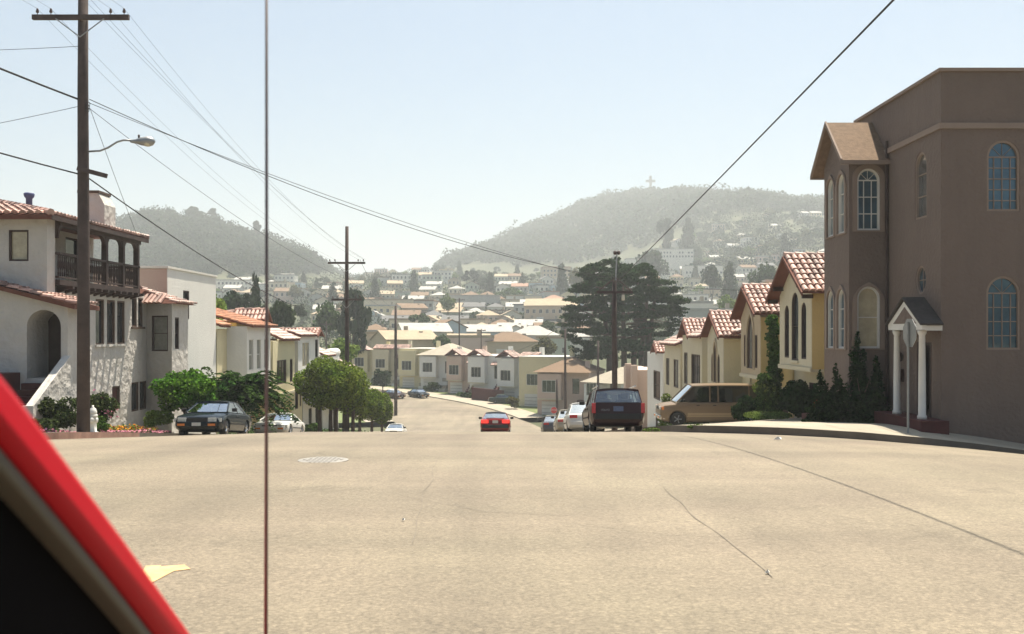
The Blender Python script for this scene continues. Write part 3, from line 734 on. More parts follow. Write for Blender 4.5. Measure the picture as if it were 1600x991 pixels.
# ------------------------------------------------------------------ left corner house with the balcony
def left_house():
    B = Vector((-15.5, 36, -2.4)); hd = empty('balcony_house', B, 'rough white stucco house with dark wooden balcony, tiled roofs and an arched entrance stair', 'house')
    hs = []
    F = R(90)
    Wd = lambda lst, x, y, z, w, h, k='rect', rz=F, **kw: window(hd, x-B.x, y-B.y, z-B.z, w, h, k, rz, holes=lst, **kw)
    X = -15.6
    # main lower storey
    low = MB().box(-27, X, 34.6, 45.1, -3.6, 3.1).build('wall', M['stucco_l'], hd, off=B); hl = []
    dkw = dict(frame='trim_brown', glass='glass_d', fw=.06)
    for yy in (38.05, 39.1, 40.1): Wd(hl, X, yy, 1.05, .80, 1.72, sill='stucco_l', frame='trim_brown')
    for yy in (41.5, 42.2): Wd(hl, X, yy, 1.75, .56, 1.2, sill='trim_brown', frame='trim_brown')
    for yy in (41.6, 42.5): Wd(hl, X, yy, -1.75, .82, 1.2, frame='trim_brown')
    Wd(hl, X, 39.6, -1.55, .8, .95, frame='trim_brown', glass='redpaint')
    carve(low, hl, .2)
    # bay
    bay = MB().prism([(-15.6+.003, 42.9), (-14.25, 42.1), (-14.25, 44.2), (-15.6+.003, 45.0)], 'z', -3.6, 2.72)
    bo = bay.build('bay', M['stucco_l'], hd, off=B); hb = []
    ang = math.atan2(42.1-42.9, 1.35)  # camera-facing slanted side
    cx, cy = -14.9, 42.48
    window(hd, cx-B.x, cy-B.y, .72-B.z, 1.02, 1.5, 'rect', ang, holes=hb, frame='trim_dark', glass='glass_c', nz=2)
    window(hd, -14.25-B.x, 42.75-B.y, .8-B.z, .52, 1.35, 'rect', F, holes=hb, frame='trim_dark', glass='glass_d', nz=2)
    carve(bo, hb, .16)
    # bay hip roof
    ap = (-16.2, 43.5, 3.45)
    ev = [(-15.75, 42.55, 2.72), (-14.0, 41.8, 2.72), (-14.0, 44.6, 2.72), (-15.7, 45.3, 2.72)]
    rb = MB()
    for a, b in zip(ev, ev[1:]): rb.face([a, b, ap])
    rfo = rb.build('bay_roof', M['tile_under'], hd, off=B)
    for a, b in zip(ev, ev[1:]):
        a, b, p = Vector(a), Vector(b), Vector(ap); u = (b-a).normalized(); L = (b-a).length; t = (p-a).dot(u); v = (p-a)-u*t; SL = v.length
        tiles(rfo, a+Vector((0, 0, .02)), u, L, v, SL, clip=lambda cu, cv, t=t, L=L, SL=SL: cv/SL < 1-max(0, (t-cu)/max(t, .01)) if cu < t else cv/SL < 1-(cu-t)/max(L-t, .01), off_=B, pw=.22, pl=.34)
    # upper storey behind balcony
    up = MB().box(-27, -17.2, 34.0, 41.3, 3.1+.003, 5.45).build('upper_wall', M['stucco_l'], hd, off=B); hu = []
    Wd(hu, -17.2-(.0), 35.6, 3.3, .8, 1.9, rz=F, frame='trim_dark')
    Wd(hu, -17.2, 39.3, 3.3, 1.2, 1.9, rz=F, frame='trim_dark')
    carve(up, hu)
    # camera facing upper corner room beside the balcony
    cr = MB().box(-27, -15.46, 33.4, 33.997, 2.35, 5.45).build('upper_front_wall', M['stucco_l'], hd, off=B); hc = []
    window(hd, -16.4-B.x, 33.4-B.y, 3.88-B.z, .66, 1.04, 'rect', 0, holes=hc, frame='trim_dark', glass='glass_y')
    window(hd, -17.9-B.x, 33.4-B.y, 3.88-B.z, .66, 1.04, 'rect', 0, holes=hc, frame='trim_dark', glass='glass_y')
    carve(cr, hc)
    # balcony
    bl = MB().box(-17.19, -15.3, 34.0, 41.35, 3.12, 3.3).build('balcony_floor', M['trim_dark'], hd, off=B)
    for k in range(12):
        yy = 34.5+k*.6
        MB().prism([(-15.598, 2.86), (-15.25, 2.98), (-15.05, 3.0), (-15.05, 3.1), (-15.598, 3.1)], 'y', yy-.07, yy+.07).build('bracket', M['trim_dark'], hd, off=B)
    posts = [34.12, 36.5, 38.9, 40.0, 41.25] if False else [36.0, 38.0, 39.65, 41.2]
    MB().box(-15.5, -15.3, 34.0, 41.35, 4.15, 4.23).build('handrail', M['trim_dark'], hd, off=B)
    MB().box(-15.47, -15.33, 34.0, 41.35, 3.36, 3.42).build('bottom_rail', M['trim_dark'], hd, off=B)
    bal = MB().lathe([(.022, 0), (.03, .1), (.02, .18), (.045, .4), (.022, .6), (.03, .66), (.022, .73)], 6).mesh('baluster', M['trim_dark'], True)
    for k in range(46):
        yy = 34.1+k*.157
        if min(abs(yy-p) for p in posts) > .12: inst(bal, 'baluster', hd, (-15.4-B.x, yy-B.y, 3.42-B.z))
    MB().box(-17.1, -15.35, 41.28, 41.33, 4.15, 4.23).build('handrail', M['trim_dark'], hd, off=B)
    for k in range(10): inst(bal, 'baluster', hd, (-17.0+k*.16-B.x, 41.3-B.y, 3.42-B.z))
    for p in posts: MB().box(-15.5, -15.3, p-.1, p+.1, 3.3, 5.2).build('post', M['trim_dark'], hd, off=B, bevel=.015)
    # arched braces between posts + beam
    MB().box(-15.52, -15.28, 34.0, 41.4, 5.12, 5.34).build('beam', M['trim_dark'], hd, off=B)
    for a, b in zip([34.0]+posts[:-1], posts):
        for s_, q in ((1, a+(.1 if a > 34 else 0)), (-1, b-.1)):
            pts = [(q, 5.12)]+[(q+s_*.42*(1-math.cos(R(90*i/6))), 5.12-.42*(1-math.sin(R(90*i/6)))) for i in range(7)]
            MB().prism(pts, 'x', -15.47, -15.33).build('brace', M['trim_dark'], hd, off=B)
    # upper hip roof : eaves at z 5.35, ridge 6.3
    E = 5.38; x0, x1, y0, y1 = -28, -15.12, 32.95, 41.75; rz_ = 6.35; rd = (-19.4, 37.35)
    P = lambda x, y, z: (x, y, z)
    ra, rbp = P(-26, 37.35, rz_), P(rd[0], rd[1], rz_)
    A, Bb, Cc, D = P(x0, y0, E), P(x1, y0, E), P(x1, y1, E), P(x0, y1, E)
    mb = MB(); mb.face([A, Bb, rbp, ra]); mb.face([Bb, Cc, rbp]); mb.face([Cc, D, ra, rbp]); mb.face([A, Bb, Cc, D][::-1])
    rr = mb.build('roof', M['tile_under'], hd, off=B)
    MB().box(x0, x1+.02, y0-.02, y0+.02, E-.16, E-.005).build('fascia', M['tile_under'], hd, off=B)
    MB().box(x1-.02, x1+.03, y0+.021, y1, E-.16, E-.005).build('fascia', M['trim_dark'], hd, off=B)
    v = Vector(rbp)-Vector((rd[0], y0, E)); L = x1-x0
    tiles(rr, (x0, y0, E+.02), (1, 0, 0), L, v, v.length, clip=lambda cu, cv, s=v.length: cu < L-(x1-rd[0])*cv/s, off_=B, pw=.26, pl=.4)
    v2 = Vector(rbp)-Vector((x1, rd[1], E)); L2 = y1-y0
    tiles(rr, (x1, y0, E+.02), (0, 1, 0), L2, v2, v2.length, clip=lambda cu, cv, s=v2.length: (rd[1]-y0)*cv/s < cu < L2-(y1-rd[1])*cv/s, off_=B, pw=.26, pl=.4)
    hip = MB()
    for a, b in ((Bb, rbp), (Cc, rbp), (ra, rbp)):
        a, b = Vector(a)+Vector((0, 0, .07)), Vector(b)+Vector((0, 0, .07)); n = int((b-a).length/.4)
        for k in range(n): hip.tube([a.lerp(b, k/n), a.lerp(b, (k+1.1)/n)], .13, 7, r1=.1)
    hip.build('ridge_tiles', M['tile'], hd, off=B, kind='stuff')
    MB().lathe([(.11, 0), (.11, .55), (.17, .62), (.19, .72), (.15, .76)], 10, (-17.3, 36.0, 5.75)).build('flue', mat('blue_flue', (.08, .10, .22), .6), hd, off=B, smooth=True)
    ch = MB().prism([(-16.9, 5.6), (-15.9, 5.6), (-15.9, 6.5), (-16.15, 6.95), (-16.9, 6.95)], 'y', 39.2, 40.3).build('chimney', M['stucco_l'], hd, off=B)
    MB().box(-16.95, -16.1, 39.15, 40.35, 6.953, 7.05).build('chimney_cap', M['trim_brown'], hd, off=B)
    # entrance wing with arch, rake roof falling to the right
    wx0, wx1, wy = -22, -14.55, 32.9
    pts = [(wx0, -3), (wx1, -3), (wx1, 2.42), (wx0, 4.3)]
    wing = MB().prism(pts, 'y', wy, 34.597).build('entrance_wall', M['stucco_l'], hd, off=B)
    ar = [(px, pz) for px, pz in arch(1.12, 2.25, 'round')]
    carve(wing, [(ar, (-15.33-B.x, wy-B.y, .0-B.z), 0)], 1.5)
    MB().box(-15.85, -14.8, 34.34, 34.39, .01, 2.2).build('door', M['trim_dark'], hd, off=B)  # dark sheet added for the deep shade inside the arch
    hw = []
    window(hd, wx1-B.x, 33.9-B.y, .6-B.z, .5, 1.25, 'round', F, frame='trim_dark', glass='glass_d', holes=hw)
    carve(wing, hw, .15)
    window(hd, -17.25-B.x, wy-B.y, 1.0-B.z, .9, 1.5, 'rect', 0, frame='trim_dark', glass='redpaint')
    v = Vector((wx0-wx1-.35, 0, 4.3-2.42+.1)); SL = v.length
    q = (wx1+.35, wy-.3, 2.42-.02)
    rw = slab([(wx1+.35, wy-.3, 2.40), (wx1+.35, 34.6, 2.40), (wx0, 34.6, 4.38), (wx0, wy-.3, 4.38)], .14).build('wing_roof', M['tile_under'], hd, off=B)
    tiles(rw, (wx1+.35, wy-.3, 2.43), (0, 1, 0), 1.9, (wx0-wx1-.35, 0, 4.38-2.40), SL, off_=B, pw=.24, pl=.38)
    # stairs and stair wall
    for k in range(9):
        MB().box(-15.95, -14.72, 30.4+.28*k, 30.4+.28*(k+1) if k < 8 else wy-.003, -2.6, -1.75+.2*k).build('step', M['redpaint'], hd, off=B)
    MB().prism([(30.3, -2.6), (wy-.004, -2.6), (wy-.004, .75), (30.3, -.75)], 'x', -14.7, -14.45).build('stair_wall', M['stucco_l'], hd, off=B)
    MB().prism([(30.2, -2.6), (30.3-.003, -2.6), (30.3-.003, -.7), (30.2, -.7)], 'x', -14.75, -14.4).build('stair_wall', M['stucco_l'], hd, off=B)
    MB().box(-21, -16.1, 31.2, wy-.003, -2.6, .2).build('terrace_wall', M['redpaint'], hd, off=B)
    # flower box with red flowers under the small arch
    return hd, B
LH, LB = left_house()

# ------------------------------------------------------------------ left row beyond
bl_ = dict(frame='trim_dark', glass='glass_d')
h, Z = rowhouse('row_house', -15.5, 48.9, -3.2, 4.4, 'flat-roofed white house with a narrow dark window and pinkish side wall, behind the balcony house', -1, wall='stucco_w', w=7.4, wins=[('main', -1.1, 2.15, .9, 1.35, 'rect', bl_), ])
MB().box(-3.73, -3.702, .02, 10.9, 0, Z(4.38)).build('side_wall', M['stucco_pink'], h)  # skin whose darker pinkish colour holds the shade of this side
MB().box(-3.78, 3.78, -.06, 11.05, Z(4.4)+.003, Z(4.5)).build('parapet_cap', M['trim_w'], h)
h, Z = rowhouse('row_house', -15.5, 56.4, -4.1, 1.7, 'white house with three tall pale windows under a smooth orange tile roof', -1, wall='paleyellow', w=7.2,
    bay=(-1.8, 3.5, 1.1, -1.9, 1.85), bayw='stucco_w', wins=[('bay', -.9, -.6, .95, 1.75, 'rect', dict(glass='glass_c', nz=2)), ('bay', .8, -.6, .95, 1.75, 'rect', dict(glass='glass_c', nz=2)), ('bay', 2.5, -.6, .95, 1.75, 'rect', dict(glass='glass_c', nz=2))])
for xx0, xx1, ye in ((-3.7, -1.9, -.25), (-1.9, 3.75, -1.45)): eave_tiles(h, Z, xx0, xx1, ye, 1.85, 2.8, 3.05+.0*ye, m='tile_or')
h, Z = rowhouse('row_house', -15.5, 63.2, -4.8, 1.1, 'yellow house with two little gabled tile turrets on its roof', -1, wall='yellow', w=6.4,
    bay=(-3.1, 2.9, 1.2, -2.4, 1.0), bayw='paleyellow', wins=[('bay', -.8, -1.7, 2.6, 1.5, 'rect', dict(frame='trim_brown', nx=3)), ('bay', 1.9, -1.7, .8, 1.5, 'rect', dict(frame='trim_brown'))])
for xx, yy, zt in ((-3.0+.6, -.6, 2.75), (.9, .9, 2.7)):
    MB().prism([(xx-.65, -.0+Z(1.0)), (xx+.65, Z(1.0)), (xx+.65, Z(zt-.45)), (xx, Z(zt)), (xx-.65, Z(zt-.45))], 'y', yy, yy+1.6).build('turret', M['yellow'], h)
    gable_tiles(h, Z, xx, zt+.12, xx-.85, zt-.5, xx+.85, zt-.5, yy-.15, yy+1.8)
eave_tiles(h, Z, -1.6, 3.2, -1.5, 1.05, .9, 2.1)
h, Z = rowhouse('row_house', -15.5, 70.4, -5.7, 1.0, 'white house with a yellow garage storey, ledge and a row of parapet tiles', -1, wall='paleyellow', w=7.6,
    bay=(-3.7, 3.7, 1.3, -1.45, 1.3), bayw='stucco_w', wins=[('bay', -1.2, -.85, 2.3, 1.7, 'rect', dict(glass='glass_y', nx=2, frame='trim_w')), ('bay', 2.6, -.3, 1.0, 1.3, 'rect', dict(frame='trim_dark')), ('main', 1.9, -4.0, 1.1, 1.7, 'rect', dict(frame='trim_brown')), ('main', 3.2, -3.9, .5, .9, 'rect', dict(frame='trim_brown'))], garage=(-1.4, 3.2, 2.5, 'yellow'))
MB().box(-3.85, 3.85, -1.5, -.003, Z(-1.62), Z(-1.47)).build('ledge', M['trim_brown'], h)
eave_tiles(h, Z, -3.8, 1.4, -1.5, 1.3, -.6, 1.62)
gable_tiles(h, Z, 2.6, 1.75, 1.4, 1.3, 3.8, 1.3, -1.6, 1.5)
MB().tube([(-2.9, 1.0, Z(1.0)), (-2.9, 1.0, Z(3.3))], .04, 6).build('service_mast', M['metal'], h)
h, Z = rowhouse('row_house', -15.5, 78.2, -6.5, -.3, 'bright white house with rounded tiled corner just left of the clipped round tree', -1, wall='stucco_w', w=7.4,
    bay=(-3.5, 3.3, 1.5, -3.8, -.2), bayw='stucco_w', wins=[('bay', -1.4, -2.4, 1.5, 1.5, 'rect', dict(glass='glass_d')), ('bay', 1.6, -2.4, 1.5, 1.5, 'rect', dict(glass='glass_d')), ('main', -1, -6, 1.2, 1.7, 'rect', dict(frame='trim_brown')), ('main', 1.6, -6, 1.2, 1.7, 'rect', dict(frame='trim_brown'))])
eave_tiles(h, Z, -3.6, 0, -1.8, -.25, -.2, .4); MB().tube([(-.2, -1.2, Z(-.1)), (3.6, -1.2, Z(-.1))], .35, 12).build('rounded_coping', M['white'], h, smooth=True)
h, Z = rowhouse('row_house', -15.5, 86, -7.4, -1.6, 'white stepped house lowest in the left row, mostly hidden by the clipped trees', -1, wall='stucco_w', w=7.4, bay=(-3, 3, 1.2, -4.8, -1.5), wins=[('bay', 0, -3.5, 2, 1.5, 'rect', {}), ('main', 1.6, -6.8, 1.2, 1.7, 'rect', dict(frame='trim_brown'))])
eave_tiles(h, Z, -3.4, 3.4, -1.5, -1.5, .2, -.8)

# for-sale style framed board on the left pavement
s = Vector((-14.1, 61.5, 0)); s.z = g(s.x, s.y)+.1
fb = empty('framed_board', s, 'pinkish notice board in a dark red frame on two posts before the yellow garage', 'sign')
for xx in (-.32, .32): MB().box(xx-.035, xx+.035, -.03, .03, 0, 1.75).build('post', M['redpaint'], fb)
MB().box(-.285, .285, -.02, .02, .95, 1.68).build('board', M['pinkcream'], fb)
MB().box(-.40, .40, -.045, .045, 1.75, 1.82).build('top_rail', M['redpaint'], fb)

# ------------------------------------------------------------------ houses along the right side of the bending street
def along(s):
    i = int(s*10); p = CLP[i]; t = (CLP[i+1]-CLP[i-1]).normalized(); return p, t
def bend_house(s, d, wall, w, label, hgt=7.0, roof='flat', rcol='tile', wins=(), stairs=None, bay=True, depth=9, tilt=0, zoff=0, garage=None, bayw=None):
    tilt = tilt or .45
    p, t = along(s); n = Vector((t.y, -t.x)); c = p+n*d; rz = math.atan2(-t.y, -t.x)+tilt
    zg = road_z(c.y)-.1+zoff; zt = zg+hgt
    h, Z = rowhouse('row_house', c.x, c.y, zg, zt, label, 1, wall=wall, w=w, rot=rz, depth=depth, bay=(-w/2+.3, 0, 1.0, zg+(2.4 if bay != 'low' else 0), zt-.25) if bay else None, wins=wins or [('bay' if bay else 'main', -w/4+.1, zg+3.4, 2.0, 1.7, 'rect', dict(nx=3)), ('main', w/4, zg+3.2, 1.0, 2.1, 'rect', dict(frame='trim_brown')), ('main', w/4+.2, zg+.3, 1.0, 1.5, 'rect', {})] , garage=garage or (-w/4, 2.4, 2.1, 'trim_w'), bayw=bayw)
    if roof == 'flat': MB().box(-w/2-.08, w/2+.08, -.08, depth, Z(zt)+.003, Z(zt)+.14).build('parapet_cap', M['trim_w'], h)
    if roof in ('front', 'both'): gable_tiles(h, Z, -w/4, zt+.9, -w/2+.1, zt-.1, .2, zt-.1, -1.25, 1.4, m=rcol)
    if roof in ('eave', 'both'): eave_tiles(h, Z, .2 if roof == 'both' else -w/2, w/2+.1, -.35, zt, 1.2, zt+.7, m=rcol)
    if roof == 'hip':
        e = .35; a, b, c_, d_ = (-w/2-e, -1.2, Z(zt)), (w/2+e, -1.2, Z(zt)), (w/2+e, depth+e, Z(zt)), (-w/2-e, depth+e, Z(zt)); m1, m2 = (0, w/2, Z(zt)+2.0), (0, depth-w/2, Z(zt)+2.0)
        mb = MB(); mb.face([a, b, m1]); mb.face([b, c_, m2, m1]); mb.face([c_, d_, m2]); mb.face([d_, a, m1, m2]); mb.face([d_, c_, b, a]); mb.build('roof', M[rcol], h)
    if bay and roof != 'hip': eave_tiles(h, Z, w/4-.85, w/4+.85, -.75, zg+5.45, -.02, zg+5.9, m=rcol if rcol.startswith('tile') else 'tile')
    for q in range(4): MB().box(w/4-.6, w/4+.6, -2.2+.45*q, -.01, .6*q if q else -.2, .6*(q+1)).build('step', M['concrete' if q % 2 else 'trim_w'], h) if not stairs else None
    if stairs:
        for k in range(8): MB().box(w/2-1.5, w/2-.3, -3.6+.42*k, -3.6+.42*(k+1), -.5, .3*(k+1)).build('step', M['redpaint'], h)
        MB().prism([(-3.7, -.5), (-.1, -.5), (-.1, 3.3), (-3.7, 1.1)], 'x', w/2-.28, w/2-.08).build('stair_wall', M[stairs], h)
    MB().box(w/2-1.2, w/2-.6, 2.5, 3.1, Z(zt)+.15, Z(zt)+1.5).build('chimney', M[wall], h)
    return h, Z
bend_house(3.2, 15.5, 'pinkcream', 7.4, 'pink stucco house with a dark triangular gable behind the parked white cars', 6.2, 'hip', 'shingle', stairs='redpaint', tilt=.95)
bend_house(3.86, 17.0, 'paleyellow', 8.4, 'pale yellow flat-roofed house with balcony, seen above the stop sign', 7.6, 'flat', stairs='redpaint', bay=False, tilt=.75)
bend_house(4.36, 17, 'stucco_w', 7.2, 'white house with small red tiled porch hoods and dark car below it', 7.2, 'both')
bend_house(4.84, 16.5, 'stucco_w', 7.2, 'white house with a dark red retaining wall and clipped hedge in front', 7.0, 'front', stairs='redpaint')
bend_house(5.28, 16, 'pinkcream', 6.6, 'peach house with tan outside stair in the bend of the street', 6.8, 'front', stairs='tan')
bend_house(5.72, 16, 'stucco_w', 7.2, 'grey-white gabled house between the peach house and the yellow one', 6.4, 'hip', 'concrete')
bend_house(6.16, 16, 'paleyellow', 7.4, 'light yellow house with two brown windows behind the bare pole', 7.2, 'flat')
bend_house(6.60, 16, 'cream', 7.2, 'cream house at the top of the visible bend beside dark shrubs', 7.0, 'eave')
bend_house(7.05, 16, 'paleyellow', 7.2, 'small yellowish house farthest round the bend of the street', 6.6, 'front')
bend_house(2.83, 19, 'stucco_w', 6.4, 'low white house with grey roof just left of the leaning bare pole', 5.2, 'hip', 'concrete')

# ------------------------------------------------------------------ foliage
NR = np.random.RandomState(5)
def quads(name, cen, nrm, size, m, asp=1.0, up=None):
    """one quad per centre, facing nrm, size (N,), random spin"""
    n = len(cen); a = NR.normal(size=(n, 3)) if up is None else up+NR.normal(size=(n, 3))*.25
    u = np.cross(nrm, a); u /= np.linalg.norm(u, axis=1)[:, None]+1e-9; v = np.cross(nrm, u); v /= np.linalg.norm(v, axis=1)[:, None]+1e-9
    if np.isscalar(size): size = np.full(n, size)
    s = size[:, None]*.5
    V = np.stack([cen-u*s*asp, cen-v*s*.8/1, cen+u*s*asp, cen+v*s*.8], 1).reshape(-1, 3)
    me = bpy.data.meshes.new(name); me.vertices.add(4*n); me.vertices.foreach_set('co', V.astype(np.float32).ravel())
    me.loops.add(4*n); me.loops.foreach_set('vertex_index', np.arange(4*n, dtype=np.int32))
    me.polygons.add(n); me.polygons.foreach_set('loop_start', np.arange(0, 4*n, 4, dtype=np.int32)); me.polygons.foreach_set('loop_total', np.full(n, 4, dtype=np.int32))
    me.materials.append(m); me.update(calc_edges=True); return me
def cloud(blobs, n, shell=.55, rand=.7):
    b = np.array(blobs, float); wgt = (b[:, 3]*b[:, 4]*b[:, 5])**.667; idx = NR.choice(len(b), n, p=wgt/wgt.sum())
    d = NR.normal(size=(n, 3)); d /= np.linalg.norm(d, axis=1)[:, None]
    r = shell+(1-shell)*NR.rand(n)**.6
    c = b[idx, :3]+d*r[:, None]*b[idx, 3:6]
    nn = d*(1-rand)+NR.normal(size=(n, 3))*rand*.6+np.array([0, 0, .25]); nn /= np.linalg.norm(nn, axis=1)[:, None]
    return c, nn
def crown_blobs(rx, ry, rz, cz, k, rs=(.25, .45), low=-.5):
    out = []
    while len(out) < k:
        d = Vector((rnd.gauss(0, 1), rnd.gauss(0, 1), rnd.gauss(0, 1))).normalized()
        if d.z < low: continue
        f = rnd.uniform(.45, .85); r = rnd.uniform(*rs)
        out.append((d.x*rx*f, d.y*ry*f, cz+d.z*rz*f, rx*r, ry*r, rz*r*.9))
    out.append((0, 0, cz, rx*.6, ry*.6, rz*.6)); return out
def limbs(mb, h0, top, spread, r, n=5, base=(0, 0)):
    bx, by = base
    mb.tube([(bx, by, -.5*min(1, r*4)), (bx*1.0, by, h0*.5), (bx*1.02+spread*.03, by, h0)], [r*1.25, r, r*.85], 8)
    for k in range(n):
        a = 2*math.pi*k/n+rnd.random(); q = spread*rnd.uniform(.5, .85)
        mb.tube([(bx, by, h0*rnd.uniform(.8, 1)), (bx+q*.4*math.cos(a), by+q*.4*math.sin(a), lerp(h0, top, .45)), (bx+q*math.cos(a), by+q*math.sin(a), lerp(h0, top, .85))], [r*.6, r*.38, r*.15], 6)
# shared crowns for distant trees, unit size (1 m wide, 1 m tall)
def proto(kind, m, n, leaf_s):
    if kind == 'round': bl = crown_blobs(.5, .5, .40, .58, 16)
    elif kind == 'tall': bl = [(rnd.uniform(-.05, .05)*1, rnd.uniform(-.05, .05), z, .46*(1-z)**.7+.07, .46*(1-z)**.7+.07, .09) for z in np.linspace(.12, .95, 13)]+[(.3*(1-z)*math.cos(z*40), .3*(1-z)*math.sin(z*40), z, .2*(1-z)+.06, .2*(1-z)+.06, .07) for z in np.linspace(.15, .9, 14)]
    elif kind == 'clumpy': bl = crown_blobs(.5, .5, .42, .56, 11, (.16, .34), -.8)[:-1]
    elif kind == 'palm': bl = [(.3*math.cos(a), .3*math.sin(a), .82-.1*(k % 2), .28, .28, .10) for k, a in enumerate(np.linspace(0, 5.5, 8))]
    c, nn = cloud(bl, n); cr = quads('crown', c, nn, leaf_s*(.6+.8*NR.rand(n)), M[m])
    mb = MB(); limbs(mb, .3, .75, .35, .028, 5); return cr, mb.mesh('trunk', M['bark'], True)
PT = {}
for kd, ms in (('round', ('lf_mid', 'lf_dark', 'lf_lime', 'lf_olive')), ('tall', ('lf_dark', 'lf_mid')), ('clumpy', ('lf_mid', 'lf_dark'))):
    for m_ in ms: PT[kd, m_] = proto(kd, m_, 1500, .085)
def tree(kd, m_, X, Y, z, w, hh, label, group=None, name='tree', cat='tree', ch=None):
    ch = ch or hh
    t = empty(name, (X, Y, z), label, cat, group, rnd.uniform(0, 6.28)); cr, tr = PT[kd, m_]
    inst(tr, 'trunk', t, sc=(w*.9, w*.9, hh)); inst(cr, 'crown', t, loc=(0, 0, hh-ch), sc=(w, w, ch)); return t
def tree_px(px, top, base, Y, wpx, kd, m_, label, **k):
    q = at(px, top, Y); z = terr(q.x, Y)-.2; h = max(q.z-z, (base-top)/K*Y*.8)
    ch = min(h, (base-top)/K*Y*1.25)
    return tree(kd, m_, q.x, Y, q.z-h, wpx/K*Y, h, label, ch=ch, **k)

def bush(name, cat, label, X, Y, blobs, n, size, m, trunk=None, asp=1.0, z=None, extra=(), shell=.5, rand=.7, parts='foliage', group=None):
    z = gy(X, Y)+.1 if z is None else z
    t = empty(name, (X, Y, z), label, cat, group)
    c, nn = cloud(blobs, n, shell, rand); o = bpy.data.objects.new(parts, quads(parts, c, nn, size*(.6+.8*NR.rand(n)), M[m], asp)); link(o, t)
    for (bl, nx, sz, mm, pn) in extra:
        c, nn = cloud(bl, nx, .8, .7); o = bpy.data.objects.new(pn, quads(pn, c, nn, sz*(.6+.8*NR.rand(nx)), M[mm])); link(o, t, kind='stuff')
    if trunk:
        mb = MB()
        for (bx, by, h0, tp, sp, r) in trunk: limbs(mb, h0, tp, sp, r, 5, (bx, by)) if len(trunk) < 2 else None
        if len(trunk) < 2: mb.build('trunk', M['bark'], t, smooth=True)
        else:
            for (bx, by, h0, tp, sp, r) in trunk:
                mb = MB(); limbs(mb, h0, tp, sp, r, 4, (bx, by)); mb.build('trunk', M['bark'], t, smooth=True)
    return t
# --- left side
p = at(286, 655, 39.3); bush('small_tree', 'tree', 'bright green leafy small tree behind the dark sedan, against the white house', p.x, 39.6, crown_blobs(1.38, 1.3, 1.05, 1.55, 26, (.2, .4)), 9000, .12, 'lf_bright', [(0, 0, .8, 1.8, .9, .07)], z=-2.5)
# feathery fern-like tree: drooping sprays
def fern_tree():
    X, Y = -12.9, 47.5; z0 = g(X, Y)+.1
    t = empty('feathery_tree', (X, Y, z0), 'dark green feathery tree with drooping sprays above the white coupe', 'tree')
    C_, N_, U_ = [], [], []
    for k in range(300):
        a = rnd.uniform(0, 6.28); e = rnd.uniform(-.1, 1.25); L = rnd.uniform(1.2, 2.45); oz = rnd.uniform(1.7, 2.5)
        ox, oy = rnd.gauss(0, .35), rnd.gauss(0, .3)
        for q in range(26):
            s_ = q/25; r = L*s_*math.cos(e*.8); zz = oz+L*s_*math.sin(e)-1.5*s_*s_*L*.42
            for sd_ in (-1, 1):
                for rep in range(2):
                    wv = .16*(1-s_*.6)*sd_*rnd.uniform(.3, 1.2)
                    C_.append((ox+1.15*r*math.cos(a)-wv*math.sin(a), oy+r*math.sin(a)+wv*math.cos(a), zz-.05*rnd.random())); N_.append((rnd.gauss(0, .4), rnd.gauss(0, .4), 1))
    c = np.array(C_); nn = np.array(N_); nn /= np.linalg.norm(nn, axis=1)[:, None]
    link(bpy.data.objects.new('crown', quads('crown', c, nn, .15*(.6+.8*NR.rand(len(c))), M['lf_fern'], .9)), t)
    mb = MB(); limbs(mb, 1.3, 2.8, 1.4, .09, 7); mb.build('trunk', M['bark'], t, smooth=True)
fern_tree()
# clipped street trees
def clipped(X, Y, w, h, crown_h, label, m='lf_ficus', trunks=((-.3, 0), (.35, .1)), n=9000, group='clipped street trees on the left pavement'):
    z = g(X, Y)+.14; cz = h-crown_h/2
    bl = [(0, 0, cz, w*.47, w*.47, crown_h*.46)]+[(lambda d: (d.x*w*.36, d.y*w*.36, cz+d.z*crown_h*.34, w*.20, w*.20, crown_h*.19))(Vector((rnd.gauss(0, 1), rnd.gauss(0, 1), rnd.gauss(0, 1))).normalized()) for _ in range(26)]
    return bush('street_tree', 'tree', label, X, Y, bl, n, .14, m, [(a, b, h-crown_h*.8, h-.5, w*.35, .12) for a, b in trunks], z=z, group=group, parts='crown', shell=.82)
clipped(-11.6, 63.5, 4.0, 5.0, 3.3, 'largest clipped round tree with several trunks, nearest the kerb on the left', trunks=((-.55, 0), (.1, .2), (.5, -.1)), n=16000)
clipped(-11.7, 70.0, 3.6, 5.0, 3.4, 'dark clipped round tree tucked right behind the largest one', trunks=((0, 0), (.6, .1)), n=11000)
clipped(-11.9, 78.5, 2.6, 4.2, 3.0, 'narrow clipped tree, third along the left kerb', trunks=((0, 0),), n=8000)
clipped(-12.0, 86.0, 2.2, 4.1, 2.9, 'narrow clipped tree, fourth along the left kerb', trunks=((0, 0),), n=7000)
clipped(-12.1, 93.5, 2.2, 4.2, 3.0, 'small flat-topped clipped tree, fifth and last along the left kerb', trunks=((0, 0),), n=7000)
